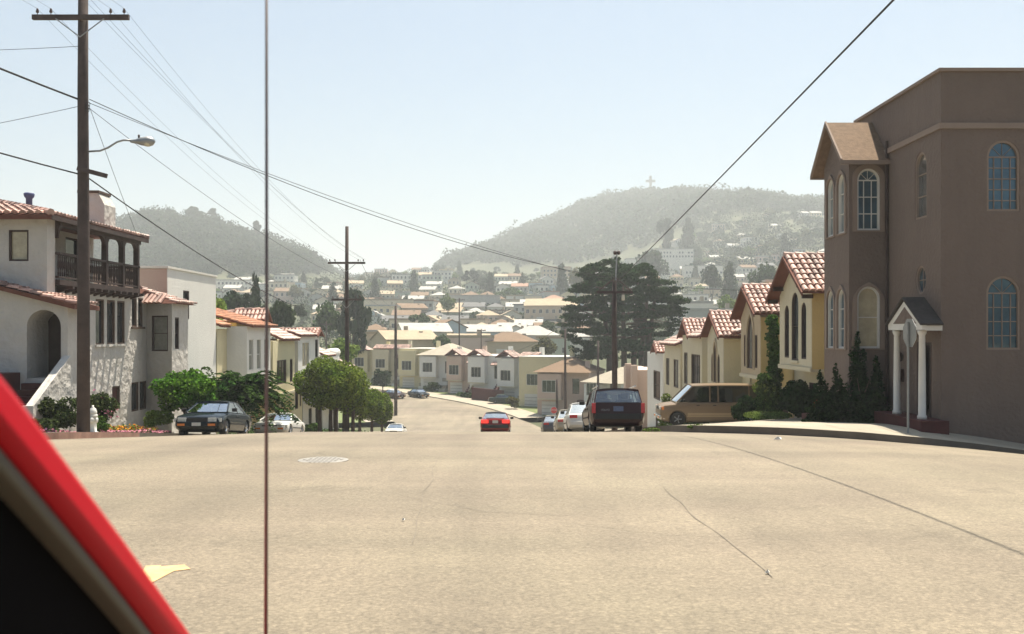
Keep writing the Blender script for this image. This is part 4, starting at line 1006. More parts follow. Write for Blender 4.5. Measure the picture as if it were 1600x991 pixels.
# shrubs and flower beds on the left
bush('shrub', 'shrub', 'big loose olive green bush at the foot of the stair, left of the wooden pole', -14.15, 31.2, crown_blobs(.8, .6, .65, .7, 14), 3600, .09, 'lf_bush', z=-1.75)
bush('shrub', 'shrub', 'big loose olive green bush behind the white hydrant, against the white wall', -13.75, 33.2, crown_blobs(.8, .7, .8, .8, 16), 4200, .09, 'lf_bush', z=-1.9, extra=[(crown_blobs(.8, .7, .8, .8, 14), 90, .09, 'fl_pink', 'blossom')])
bush('shrub', 'shrub', 'low glossy green shrub right beside the white hydrant', -13.35, 32.3, crown_blobs(.42, .4, .38, .3, 8), 1800, .07, 'lf_ivy', z=-1.75)
bush('shrub', 'shrub', 'low mounded green shrub in the corner bed left of the wooden pole', -14.0, 29.7, crown_blobs(.75, .5, .3, .2, 8), 2200, .07, 'lf_bush', z=-1.5)
bush('shrub', 'shrub', 'yellowish bush under the bright green small tree', -13.6, 39.0, crown_blobs(.8, .6, .5, .5, 9), 2600, .09, 'lf_lime', z=-2.3)
def bed(label, x0, x1, y0, y1, h, m, n, s_, zoff=.12, cat='flower bed', name='flower_bed', fl=None, nf=0):
    c = np.stack([NR.uniform(x0, x1, n), NR.uniform(y0, y1, n), np.zeros(n)], 1)
    c[:, 2] = [gy(a, b)+zoff+h*rnd.random()*(.6+.6*noise.noise((a*1.3, b*1.3, 4))) for a, b, _ in c]
    nn = NR.normal(size=(n, 3))*.5+np.array([0, -.2, 1]); nn /= np.linalg.norm(nn, axis=1)[:, None]
    me = quads(name, c, nn, s_*(.6+.8*NR.rand(n)), M[m]); 
    o = bpy.data.objects.new(name, me); link(o, None, label, cat, kind='stuff')
    if fl:
        c2 = c[:nf].copy(); c2[:, 2] += .04; link(bpy.data.objects.new('blossom', quads('blossom', c2, nn[:nf], s_*1.0*np.ones(nf), M[fl])), o, kind='stuff')
    return o
bed('low pink flowering ground cover beside the pavement before the balcony house', -14.4, -12.95, 33.8, 38.5, .22, 'lf_bush', 2600, .09, fl='fl_pink', nf=1900)
bed('orange and yellow flowers growing along the foot of the white house', -15.3, -14.2, 36, 40.5, .55, 'lf_lime', 3000, .1, fl='fl_orange', nf=900)
bed('pink flowering ground cover in the corner bed left of the pole', -15.0, -13.3, 28.7, 31.0, .2, 'lf_bush', 1800, .09, fl='fl_pink', nf=900)
bed('rough green planting along the left row of houses behind the white coupe', -15.2, -13.6, 52, 96, .9, 'lf_mid', 9000, .16)
for X_, Y_, w_, l_ in ((-13.4, 55.0, .9, 'rounded dark green shrub just right of the white coupe'), (-13.6, 57.6, 1.1, 'olive rounded shrub behind the white coupe beside the framed board'), (-13.2, 66, 1.0, 'round green shrub under the largest clipped tree')):
    bush('shrub', 'shrub', l_, X_, Y_, crown_blobs(w_*.8, w_*.7, w_*.6, w_*.5, 10), 2200, .1, 'lf_ivy' if Y_ != 57.6 else 'lf_bush')
# behind the left row
tree_px(330, 452, 520, 75, 55, 'round', 'lf_lime', 'bright lime green tree rising between the flat white house and the orange roof')
tree_px(398, 428, 520, 160, 30, 'tall', 'lf_dark', 'dark pointed conifer above the yellow turret house')
tree_px(378, 452, 530, 150, 75, 'round', 'lf_dark', 'broad dark tree below the pointed conifer, left of the antenna')
tree_px(436, 466, 530, 140, 46, 'round', 'lf_mid', 'rounded green tree right of the antenna above the white house roof')
tree_px(468, 474, 500, 230, 24, 'round', 'lf_dark', 'small dark round tree between the antenna and the tall bare pole')
tree_px(548, 440, 560, 190, 66, 'clumpy', 'lf_dark', 'large dark cypress-like tree behind the second utility pole')
tree_px(512, 468, 530, 200, 50, 'round', 'lf_mid', 'grey-green tree left of the second utility pole')
tree_px(536, 530, 570, 110, 52, 'round', 'lf_lime', 'bright green street tree just above the largest clipped tree')
# ivy column, hedges and garden plants on the right
def blobcol(z0, z1, r0, r1, k): return [(rnd.gauss(0, .08), rnd.gauss(0, .08), lerp(z0, z1, i/(k-1)), lerp(r0, r1, i/(k-1)), lerp(r0, r1, i/(k-1)), (z1-z0)/k*.9) for i in range(k)]
bush('ivy_column', 'climbing plant', 'tall narrow column of green ivy climbing between the tan house and the triple arch house', 11.15, 42.9, blobcol(.2, 4.7, .42, .28, 14), 7000, .11, 'lf_ivy', z=-2.7, shell=.3)
bush('shrub', 'shrub', 'green shrub with yellow tips at the foot of the ivy column', 10.6, 42.2, blobcol(.2, 2.1, .55, .35, 7), 3200, .12, 'lf_ivy', z=-2.5, extra=[([(0, 0, 1.7, .5, .5, .3)], 160, .12, 'lf_lime', 'young_leaves')])
bush('shrub', 'shrub', 'small dark shrub with pale leaves at the rear corner of the brown van', 9.6, 41.8, crown_blobs(.55, .5, .65, .6, 9), 1500, .12, 'lf_hedge', z=-2.35)
bush('hedge', 'hedge', 'broad dark rounded hedge below the triple arched window', 11.0, 38.3, crown_blobs(.8, 1.2, .8, .85, 18, (.3, .5), -1), 12000, .1, 'lf_hedge', z=-2.0)
bush('hedge', 'hedge', 'low clipped lime green hedge strip beside the driveway on the right', 9.9, 40.0, [(0, 0, .12, .7, .4, .16), (.6, -.2, .12, .6, .4, .16)], 1800, .07, 'lf_lime', z=-1.9)
# jagged juniper in front of the taupe bay
jb = []
for a, top in ((-.1, 2.65), (.45, 1.9), (-.6, 1.7), (.0, 2.1), (-1.2, 1.15), (.9, 1.2), (-1.0, 1.5), (.3, 1.4)):
    for i in range(6): s_ = i/5; jb.append((a*(1+.25*s_)+.05*rnd.gauss(0, 1), rnd.gauss(0, .2), top*s_+.15, (.50*(1-s_)+.09, .50*(1-s_)+.09, top*.14)[0], .50*(1-s_)+.09, top*.14))
bush('juniper', 'shrub', 'very dark jagged juniper standing before the gabled bay of the taupe building', 11.1, 31.95, jb, 20000, .10, 'lf_hedge', z=-1.55, shell=.3, trunk=[(0, 0, .6, 1.8, .5, .06)])
bush('flowering_plant', 'flowers', 'clump of red flowers between the dark hedge and the juniper', 10.75, 34.6, [(0, 0, .15, .32, .3, .25)], 500, .08, 'lf_hedge', z=-1.25, extra=[([(0, 0, .25, .33, .3, .28)], 260, .09, 'fl_red', 'blossom')])
bush('shrub', 'shrub', 'pale green shrub at the front bumper of the brown van', 8.6, 56.0, blobcol(.2, 1.7, .5, .3, 5), 1600, .12, 'lf_lime')
bush('shrub', 'shrub', 'grey-green hedge along the house front beyond the brown van', 10.4, 60.0, [(0, i*1.2-4, .7, .6, .9, .7) for i in range(8)], 4200, .12, 'lf_mid')
for x_, y_, l_ in ((5.0, 27.2, 'tuft of weeds on the kerb left of the corner'), (7.4, 25.7, 'yellowish tuft of weeds at the kerb edge, middle of the corner'), (9.3, 25.6, 'green tuft of weeds at the kerb nearest the corner'), (4.3, 30.9, 'bright weed tuft under the rear bumper of the dark red wagon')):
    bush('weeds', 'weeds', l_, x_, y_, [(0, 0, .03, .28, .1, .07)], 160, .06, 'lf_grass', z=g(x_, y_)+(.13 if y_ < 30 and y_ > 26 else .02))
# big Monterey cypress
def cypress():
    Y = 148; X = (975-800)/K*Y; z0 = -8.6
    t = empty('big_cypress', (X, Y, z0), 'huge dark spreading cypress with layered limbs and several trunks above the right houses', 'tree')
    u = Y/K
    P = lambda px, py: ((px-975)*u, EYE+(HY-py)*u-z0)
    bl = []
    rows = [(414, 930, 992, 7), (422, 912, 1008, 14), (432, 908, 1024, 17), (443, 911, 1036, 18), (455, 902, 1052, 20), (468, 899, 1064, 20), (481, 896, 1066, 19), (494, 889, 1054, 16), (507, 884, 1050, 14), (520, 890, 1046, 15), (533, 896, 1036, 14), (546, 902, 1028, 12), (558, 906, 1020, 9)]
    for py, a, b, k in rows:
        for i in range(k):
            px = lerp(a, b, (i+.5*rnd.random())/k)+rnd.uniform(-3, 3); x, z = P(px, py+rnd.uniform(-4, 4))
            if abs(x) < 3.5 and py > 505 and rnd.random() < .35: continue
            yy = rnd.uniform(-5.5, 5.5)*math.sqrt(max(.05, 1-(x/8.8)**2)); e = rnd.uniform(.7, 1.9)
            bl.append((x, yy, z, e*1.15, e, rnd.uniform(.32, .52)))
            if rnd.random() < .5: bl.append((x+rnd.uniform(-1, 1), yy+rnd.uniform(-1, 1), z+.45, e*.6, e*.6, .3))
    for i in range(26):
        s_ = rnd.choice((-1, 1)); py = rnd.uniform(450, 515); ex = 900 if s_ < 0 else 1050
        x, z = P(ex+s_*rnd.uniform(2, 14)-(8 if py > 495 and s_ > 0 else 0), py); bl.append((x, rnd.uniform(-3, 3), z, 1.2, .7, .22))
    n = 56000; c, nn = cloud(bl, n, .25, .6)
    link(bpy.data.objects.new('crown', quads('crown', c, nn, .30*(.6+.8*NR.rand(n)), M['lf_cyp'], 1.1)), t)
    for px, ly in ((952, 0), (963, 1.5), (974, -1), (991, .5), (1003, 1), (1010, -.5)):
        x, z = P(px, 560); xt, zt = P(px+(px-978)*.5, 440)
        MB().tube([(x, ly, -1), (x, ly, z), (lerp(x, xt, .5), ly, lerp(z, zt, .5)), (xt, ly, zt)], [.5, .42, .32, .12], 8).build('trunk', M['bark'], t, smooth=True)
    for i in range(22):
        s_ = rnd.choice((-1, 1)); x, z = P(975+s_*rnd.uniform(2, 20), rnd.uniform(450, 530)); x2, z2 = P(975+s_*rnd.uniform(55, 80), HY-(z-1.5+0)*0-rnd.uniform(-10, 90)+0)
        z2 = z+rnd.uniform(-.3, 1.6); MB().tube([(x, 0, z), (lerp(x, x2, .5), rnd.uniform(-1, 1), lerp(z, z2, .3)), (x2, rnd.uniform(-2, 2), z2)], [.2, .13, .04], 5).build('limb', M['bark'], t)
cypress()

# ------------------------------------------------------------------ hills: woods that read as one mass
taken = []
def free(x, y, r):
    for a, b, q in taken:
        if abs(a-x) < r+q and abs(b-y) < r+q and (a-x)**2+(b-y)**2 < (r+q)**2*.55: return False
    return True
def wood(name, label, sampler, n, rad, per, size, m='lf_hill'):
    cs = []
    while len(cs) < n:
        x, y = sampler()
        if x is None: continue
        if math.hypot(x-205, y-1490) < 20: continue
        if taken and not free(x, y, rad*.6): continue
        nz_ = noise.noise((x*.02, y*.02, 9)); cs.append((x, y, H(x, y)+(2.5*nz_ if nz_ > 0 else 0), rad*rnd.uniform(.5, 1.2)*(1+.7*nz_)*(1.35 if rnd.random() < .08 else 1)))
    c = np.array(cs); idx = np.repeat(np.arange(n), per); N_ = len(idx)
    d = NR.normal(size=(N_, 3)); d[:, 1] -= .35; d[:, 2] += .25; d /= np.linalg.norm(d, axis=1)[:, None]
    r = c[idx, 3]; cen = c[idx, :3]+d*np.stack([r, r, r*.95], 1)*(.70+.25*NR.rand(N_))[:, None]; cen[:, 2] += r*.7
    nn = d*.5+NR.normal(size=(N_, 3))*.45; nn /= np.linalg.norm(nn, axis=1)[:, None]
    link(bpy.data.objects.new(name, quads(name, cen, nn, size*(.6+.8*NR.rand(N_)), M[m])), None, label, 'wood', kind='stuff')
wood('hill_wood', 'dense hazy woodland covering the nearer left hill', lambda: (lambda x, y: (x, y) if H(x, y) > interp(BASE, y)+4 else (None, None))(rnd.uniform(-560, -90), rnd.uniform(690, 1010)), 3600, 5.8, 60, 1.9)
def smp():
    y = 1000+540*rnd.random()**.8; x = rnd.uniform(-170, 720)*y/1500
    if H(x, y) < (74 if x < 0 else 66): return None, None
    return x, y
wood('hill_wood', 'hazy scrub and forest over the far hill with the cross on its summit', smp, 7600, 6.8, 30, 3.0)
def smp3():
    y = rnd.uniform(1020, 1250); x = rnd.uniform(-230, -60); return x, y
wood('hill_wood', 'pale hazy trees in the saddle between the two hills', smp3, 200, 3.8, 34, 1.8)
# cross on the summit
cz = H(205, 1500); cx = (1015-800)/K*1500
cb = empty('hilltop_cross', (cx, 1490, H(cx, 1490)+4), 'pale concrete cross standing on the top of the far right hill', 'cross')
MB().box(-1.7, 1.7, -1.7, 1.7, -9, 36).build('shaft', M['concrete'], cb); 
for s_ in (-1, 1): MB().box(*sorted((s_*1.703, s_*7)), -1.7, 1.7, 26.5, 30).build('arm', M['concrete'], cb)
# ridge trees that stand out one by one
for px, top, base, Y, w, l in ((1188, 298, 345, 1010, 34, 'tall feathery tree standing above the right ridge'), (1215, 312, 350, 1000, 40, 'broad dark tree just right of the tallest ridge tree'), (1262, 312, 352, 980, 50, 'dark tree on the ridge next to the taupe building'), (1160, 318, 350, 1030, 30, 'smaller tree left of the tallest ridge tree'), (1240, 320, 352, 1010, 30, 'rounded tree on the ridge between two broad ones'),
    (243, 324, 350, 940, 22, 'flat-crowned tree on the left hill skyline beside the chimney'), (300, 320, 348, 945, 34, 'tallest clump of trees on the left hill skyline'), (268, 326, 350, 940, 26, 'dark rounded tree left of the tallest clump on the left hill'), (333, 322, 350, 950, 17, 'single tree right of the tallest clump on the left hill'), (400, 342, 368, 940, 18, 'small skyline tree left of the antenna on the hill'),
    (490, 390, 412, 930, 24, 'tree on the falling right shoulder of the left hill'), (686, 412, 450, 900, 30, 'grey-green tree where the far hill meets the saddle'), (655, 432, 458, 700, 34, 'dark cypress pair in the saddle, left one'), (678, 422, 456, 700, 46, 'dark broad tree in the saddle right of the cypress'), (735, 420, 462, 620, 36, 'tall hazy tree below the far hill'), (760, 432, 464, 600, 34, 'hazy round tree below the far hill, right of a tall one')):
    tree_px(px, top, base, Y, w, 'clumpy', 'lf_dark', l)

# ------------------------------------------------------------------ the town on the slopes
PAL = {}
for n_, c_ in (('white', (.80, .78, .70)), ('cream', (.76, .68, .52)), ('pale blue', (.46, .56, .62)), ('tan', (.60, .49, .35)), ('pale yellow', (.76, .66, .42)), ('grey', (.52, .52, .48)), ('pinkish', (.70, .54, .46)), ('pale green', (.52, .57, .47))):
    PAL[n_] = mat('wall_'+n_.replace(' ', '_'), c_, .9, .06, .3)
ROOFP = {}
for n_, c_ in (('brown', (.20, .13, .08)), ('light grey', (.42, .41, .38)), ('tan', (.40, .32, .22)), ('terracotta', (.34, .20, .14)), ('dark grey', (.14, .14, .14))):
    ROOFP[n_] = mat('roof_'+n_.replace(' ', '_'), c_, .9, .15, .6)
def far_house_meshes(kind, w, d, h):
    wl = MB().box(-w/2, w/2, 0, d, -3, h)
    rf = MB()
    if kind == 'flat':
        rf.box(-w/2-.1, w/2+.1, -.1, d+.1, h+.003, h+.12); rf.box(-w/2-.1, w/2+.1, -.1, .2, h+.123, h+.6); rf.box(-w/2-.1, -w/2+.2, .21, d+.1, h+.123, h+.45); rf.box(w/2-.2, w/2+.1, .21, d+.1, h+.123, h+.45)
    if kind == 'front':
        wl.prism([(-w/2, h), (w/2, h), (0, h+w*.24)], 'y', 0.01, d-.01)
        for s_ in (-1, 1): rf.prism([(s_*(w/2+.4), h-.16), (0, h+w*.24+.03), (0, h+w*.24+.25), (s_*(w/2+.4), h+.06)], 'y', -.4, d+.3)
    if kind == 'side':
        wl.prism([(0, h), (d, h), (d/2, h+d*.2)], 'x', -w/2+.01, w/2-.01)
        rf.prism([(-.4, h-.16), (d/2, h+d*.2+.03), (d/2, h+d*.2+.25), (-.4, h+.06)], 'x', -w/2-.3, w/2+.3)
        rf.prism([(d+.4, h-.16), (d/2, h+d*.2+.03), (d/2, h+d*.2+.25), (d+.4, h+.06)], 'x', -w/2-.3, w/2+.3)
    if kind == 'hip':
        e = .4; k = min(w, d)/2*.95; t = h+k*.5; a, b, c, q = (-w/2-e, -e, h), (w/2+e, -e, h), (w/2+e, d+e, h), (-w/2-e, d+e, h)
        if w >= d: m1, m2 = (-w/2+k, d/2, t), (w/2-k, d/2, t); F = [[a, b, m2, m1], [b, c, m2], [c, q, m1, m2], [q, a, m1], [q, c, b, a]]
        else: m1, m2 = (0, k, t), (0, d-k, t); F = [[a, b, m1], [b, c, m2, m1], [c, q, m2], [q, a, m1, m2], [q, c, b, a]]
        for f in F: rf.face(f)
    return wl, rf
WM = {}
def winmesh(w, h):
    if (w, h) not in WM:
        mb = MB(); o = arch(w, h); mb.ring(o, [(x*.86, .06+z*(h-.12)/h) for x, z in o], -.05, .02, 0); mb.box(-w/2+.05, w/2-.05, -.02, .01, .05, h-.05, 1); mb.box(-.03, .03, -.045, -.021, .06, h-.06, 0)
        WM[w, h] = mb.mesh('window', [M['trim_w'], M['glass_d']])
    return WM[w, h]
CH = MB().box(-.4, .4, -.4, .4, -.5, 1.5).mesh('chimney', [M['concrete']]); GD = MB().box(-1.2, 1.2, -.05, .02, 0, 2.1).mesh('garage_door', [M['trim_w']])
FH = {}
def far_house(X, Y, rz, kind, wc, rc, size, label, group, detail, z=None):
    w, d, h = size; key = (kind, size, detail)
    if key not in FH:
        wl, rf = far_house_meshes(kind, w, d, h)
        spots = []
        for fl in range(1, int(h//2.7)):
            nx = int(w//2.1)
            for i in range(nx): spots.append((-w/2+(i+.5)*w/nx, -.001, 2.7*fl+.7, 0))
            for i in range(3): spots.append((w/2+.001, (i+.6)*d/3.4, 2.7*fl+.7, R(90)))
            for i in range(3): spots.append((-w/2-.001, (i+.6)*d/3.4, 2.7*fl+.7, R(-90)))
        if detail: FH[key] = (wl.mesh('wall', [M['white']]), rf.mesh('roof', [M['tan']]), spots)
        else:
            mb = MB(); mb.v = list(wl.v); mb.f = list(wl.f); mb.m = [0]*len(wl.f); b = len(mb.v); mb.v += rf.v; mb.f += [tuple(b+i for i in f) for f in rf.f]; mb.m += [1]*len(rf.f)
            for (x, y, zz, a) in spots:
                Mx = Matrix.Translation((x, y, zz)) @ Matrix.Rotation(a, 4, 'Z'); t = MB().box(-.5, .5, -.05, .02, 0, 1.35); b = len(mb.v)
                mb.v += [tuple(Mx @ Vector(v)) for v in t.v]; mb.f += [tuple(b+i for i in f) for f in t.f]; mb.m += [2]*len(t.f)
            mb.box(w*.2, w*.2+.8, d*.4, d*.4+.8, h, h+2, 3)
            FH[key] = (mb.mesh('house', [M['white'], M['tan'], M['glass_d'], M['concrete']]), None, spots)
    a, b, spots = FH[key]; z = H(X, Y) if z is None else z
    if detail:
        t = empty('hillside_house', (X, Y, z), label, 'house', group, rz)
        o = inst(a, 'wall', t); o.material_slots[0].link = 'OBJECT'; o.material_slots[0].material = PAL[wc]
        o = inst(b, 'roof', t); o.material_slots[0].link = 'OBJECT'; o.material_slots[0].material = ROOFP[rc]
        for (x, y, zz, ang) in spots:
            if rnd.random() < .9: inst(winmesh(1.1, 1.35), 'window', t, (x, y, zz), ang)
        inst(CH, 'chimney', t, (w*.28, d*.4, h+.3)); inst(GD, 'garage_door', t, (-w*.2, -.01, 0))
        return t
    o = inst(a, 'hillside_house', None, (X, Y, z), rz, label=label, cat='house', group=group)
    for i, mm in ((0, PAL[wc]), (1, ROOFP[rc])): o.material_slots[i].link = 'OBJECT'; o.material_slots[i].material = mm
    return o
def fh_px(px, pt, pb, Y, kind, wc, rc, size, label, rz=0, z=None):
    X = (px-800)/K*Y; z = EYE+(HY-pb)/K*Y if z is None else z
    dz = z-H(X, Y)
    ex = dz
    taken.append((X, Y+size[1]/2, max(size[0], size[1])*.5)); t = far_house(X, Y, rz, kind, wc, rc, size, label, None, True, z)
    if ex > 2: MB().box(-size[0]/2-.02, size[0]/2+.02, -.02, size[1]+.02, -ex-3, -2.0).build('basement', PAL[wc], t)
    return t
# houses one can point at
fh_px(706, 505, 545, 262, 'front', 'pale blue', 'brown', (8, 11, 5.5), 'small blue gabled house with brown roof in the middle distance', .35)
fh_px(762, 508, 548, 268, 'side', 'pale blue', 'light grey', (13, 9, 5.0), 'long pale blue house with light grey roof beside the small blue gabled one', .1)
fh_px(832, 515, 552, 250, 'hip', 'grey', 'light grey', (12, 10, 4.5), 'low grey house with light hipped roof left of the olive bush', -.1)
fh_px(800, 528, 560, 228, 'hip', 'tan', 'brown', (12, 9, 3.8), 'low house with broad brown hipped roof above the yellow flat-roofed house', .15)
fh_px(735, 530, 560, 226, 'flat', 'pinkish', 'tan', (11, 10, 4.6), 'pinkish flat-roofed house left of the broad brown roof', .3)
fh_px(645, 530, 566, 215, 'side', 'tan', 'tan', (12, 9, 4.8), 'tan house with wide pale roof above the bend of the street', .5)
fh_px(668, 512, 548, 246, 'side', 'pale green', 'light grey', (12, 10, 4.6), 'pale green-roofed house below the bright green garden trees', .3)
fh_px(860, 468, 505, 345, 'side', 'tan', 'tan', (18, 12, 6), 'long tan roofed house left of the big cypress top', -.15)
fh_px(905, 482, 520, 330, 'flat', 'white', 'light grey', (8, 10, 7), 'white flat-roofed block hidden partly by the left edge of the big cypress', 0)
fh_px(868, 455, 492, 400, 'hip', 'pinkish', 'terracotta', (12, 11, 5.5), 'house with orange hipped roof above the long tan one', .1)
fh_px(648, 470, 500, 390, 'side', 'tan', 'brown', (11, 9, 4.5), 'brown roofed house just above the long dark wall', .5)
fh_px(735, 455, 490, 440, 'flat', 'grey', 'light grey', (26, 12, 7.5), 'wide grey flat apartment block in the middle of the slope', 0)
fh_px(600, 462, 500, 410, 'flat', 'cream', 'tan', (24, 12, 8), 'wide cream apartment block right of the second utility pole', .1)
fh_px(870, 395+5, 440, 640, 'flat', 'tan', 'terracotta', (18, 12, 9), 'orange-tan apartment block on the slope below the cross hill', .1)
fh_px(1050, 375, 410, 700, 'flat', 'white', 'light grey', (30, 12, 9), 'wide white apartment block high on the right slope above the big cypress', 0)
fh_px(1000, 392, 425, 640, 'flat', 'white', 'light grey', (18, 12, 8.1), 'white apartment block just left of the widest one, above the big cypress', 0)
fh_px(1100, 402, 436, 640, 'flat', 'white', 'light grey', (24, 12, 8.1), 'white apartment block below and right of the widest one on the slope', 0)
fh_px(345, 436, 470, 548, 'flat', 'white', 'light grey', (34, 12, 11), 'wide grey-white apartment block at the foot of the left hill', 0)
fh_px(425, 444, 474, 545, 'flat', 'white', 'light grey', (22, 12, 10), 'pale apartment block right behind the antenna at the foot of the left hill', 0)
fh_px(475, 452, 478, 535, 'flat', 'pale yellow', 'tan', (14, 12, 9), 'pale yellow apartment block at the foot of the left hill', 0)
fh_px(1085, 470, 520, 240, 'flat', 'white', 'light grey', (9, 10, 7), 'white flat-roofed house between the big cypress and the tiled row', 0)
fh_px(1118, 482, 530, 215, 'flat', 'grey', 'light grey', (12, 10, 6), 'grey flat-roofed house right above the tiled row roofs', 0)
# long dark wall across the slope
a_, b_ = at(560, 487, 385), at(805, 491, 385)
dw = empty('long_wall', (a_.x, 385, a_.z-3), 'long dark brown retaining wall with railing running across the middle of the slope', 'wall')
MB().box(0, b_.x-a_.x, 0, .5, -4, 2.6).build('wall', M['trim_brown'], dw); MB().box(0, b_.x-a_.x, .1, .3, 3.3, 3.45).build('rail', M['trim_brown'], dw)
pst = MB().box(-.12, .12, .12, .28, 2.6, 3.3).mesh('post', M['trim_brown'])
for k in range(30): inst(pst, 'post', dw, (k*(b_.x-a_.x)/29.5+.2, 0, 0))
# rows of houses, each one its own
rows = [(y, 0) for y in (226, 243, 260, 278, 297, 317, 338, 360, 384, 410, 438, 468, 500, 536, 576, 620, 670, 725, 790, 860, 940)]
kinds = ['flat', 'flat', 'side', 'front', 'hip', 'flat', 'side']
sizes = {'flat': [(7, 11, 5.8), (7.6, 11, 6.0), (8, 12, 6.8), (12, 12, 8.4)], 'front': [(7.4, 11, 5.6)], 'side': [(8.6, 9, 5.6), (10, 9, 5.7)], 'hip': [(8.4, 9, 5.6), (7.6, 10, 5.6)]}
LABS = []; built = []
def where_(px): return 'behind the antenna' if px < 500 else 'by the second pole' if px < 590 else 'above the bend' if px < 700 else 'centre of view' if px < 800 else 'left of the cypress' if px < 900 else 'behind the cypress' if px < 1065 else 'right of the cypress' if px < 1180 else 'near taupe building'
def band_(Y): return 'foot of slope' if Y < 300 else 'lower slope' if Y < 400 else 'middle slope' if Y < 540 else 'upper slope' if Y < 700 else 'skyline'
NUM = ['', 'one', 'two', 'three', 'four', 'five', 'six', 'seven', 'eight', 'nine', 'ten', 'eleven', 'twelve', 'thirteen', 'fourteen', 'fifteen', 'sixteen', 'seventeen', 'eighteen', 'nineteen', 'twenty']
ORD = ['', 'first', 'second', 'third', 'fourth', 'fifth', 'sixth', 'seventh', 'eighth', 'ninth', 'tenth', 'eleventh', 'twelfth', 'thirteenth', 'fourteenth', 'fifteenth', 'sixteenth', 'seventeenth', 'eighteenth', 'nineteenth', 'twentieth']
def put_labels():
    by = {}
    for lab, px, o in LABS: by.setdefault(lab, []).append((px, o))
    for (look, noun, band, where), lst in by.items():
        lst.sort(key=lambda q: q[0]); n = len(lst)
        for i, (px, o) in enumerate(lst):
            if n == 1: o['label'] = f'{look} {noun}, {band}, {where}'
            else:
                pos = 'leftmost' if i == 0 else 'rightmost' if i == n-1 else ORD[i+1]+' from left'
                o['label'] = f'{pos} of {NUM[min(n, 20)]} {look} {noun}s, {band}, {where}'
cnt = 0; treelist = []
for Y, _n in rows:
    x0, x1 = -(800-(560 if Y < 330 else (300 if Y > 470 else 430)))/K*Y, (1290-800)/K*Y
    if Y > 700: x0 = -60 if Y < 900 else -150
    X = x0+rnd.uniform(0, 5)
    while X < x1 and cnt < 285:
        kd = rnd.choice(kinds); sz = rnd.choice(sizes[kd]); gap = rnd.choice((.4, .5, .6, .8, 1, 3)) if Y < 530 else rnd.choice((1, 2, 4, 7, 14))
        px = 800+K*X/Y; yy = Y+6*math.sin(X*.03+Y)+rnd.uniform(-1.5, 1.5)
        onhill = H(X, yy) > interp(BASE, yy)+14 and X < 0
        hid = (890 < px < 1060 and Y < 420) or (px > 1170 and Y < 520) or (px < 470 and Y < 500)
        if Y > 780 and not (px > 850 or 560 < px < 720): hid = True
        if Y > 900 and not (px > 1020 or 570 < px < 700): hid = True
        if not onhill and not hid and rnd.random() < (.97 if Y < 620 else .62):
            if free(X+sz[0]/2, yy+sz[1]/2, sz[0]/2):
                built.append((X+sz[0]/2, yy+sz[1]/2, sz[0]/2))
                wc = rnd.choices(list(PAL), (7, 5, 1.2, 2, 2, 2, 1.2, .8))[0]; rc = rnd.choices(list(ROOFP), (2, 4, 3.5, .7, 1.4))[0]
                kw = {'flat': 'flat-roofed' , 'side': rc.replace(' ', '-')+' roofed', 'front': rc.replace(' ', '-')+' gabled', 'hip': rc.replace(' ', '-')+' hip-roofed'}[kd]
                sq = 'wide' if sz[0] >= 10 else 'tall' if sz[2] > 8 else 'small'
                lab = (f"{sq} {wc.replace(' ', '-')} {kw}", 'house', band_(Y), where_(px))
                LABS.append((lab, px, far_house(X+sz[0]/2, yy, .12*math.sin(X*.05)+rnd.uniform(-.12, .12), kd, wc, rc, sz, 'house', 'houses standing in rows on the far slopes', Y < 400))); cnt += 1
        elif not onhill and not hid: treelist.append((X+4, yy))
        if rnd.random() < .9: treelist.append((X+sz[0]+gap*.5, yy+rnd.uniform(-6, 15)))
        X += sz[0]+gap+(0 if not hid else 3)
# trees between the houses
tc = 0
rnd.shuffle(treelist)
for X, Y in treelist:
    if Y < 262: continue
    if tc > 285: break
    px = 800+K*X/Y
    if (px < 560 and Y < 330) or (890 < px < 1050 and Y < 400): continue
    kd, m_ = rnd.choice((('round', 'lf_mid'), ('round', 'lf_dark'), ('round', 'lf_lime'), ('round', 'lf_olive'), ('clumpy', 'lf_mid'), ('clumpy', 'lf_dark'), ('tall', 'lf_dark'), ('round', 'lf_mid')))
    if kd == 'tall' and Y < 400: kd, m_ = 'round', 'lf_mid'
    w = rnd.uniform(4.5, 9)*(1.35 if X > 60 and Y > 600 else 1); hh = w*(rnd.uniform(.7, 1.05) if kd != 'tall' else 1.9)
    cn = {'lf_mid': 'green', 'lf_dark': 'dark green', 'lf_lime': 'yellow-green', 'lf_olive': 'olive'}[m_]; kn = {'round': 'rounded', 'clumpy': 'open-crowned', 'tall': 'pointed'}[kd]
    LABS.append(((cn.replace(' ', '-')+' '+kn, 'tree', band_(Y), where_(px)), px, tree(kd, m_, X, Y, H(X, Y)-.3, w, hh, 'tree', 'trees growing between the far houses'))); tc += 1
print('HOUSES', cnt, 'TREES', tc, 'lastY', Y)
put_labels()
taken += built
def smp4(): y = rnd.uniform(640, 1090); return rnd.uniform(.17*y, .325*y), y
wood('grove', 'hazy dark groves filling the gaps between houses on the right slope', smp4, 560, 5.2, 44, 1.5, 'lf_dark')
def smp5(): y = rnd.uniform(262, 760); return rnd.uniform(-.24*y, .30*y), y
wood('garden_greenery', 'low garden bushes and greenery filling the gaps between the far houses', smp5, 2300, 2.9, 26, .8, 'lf_mid')
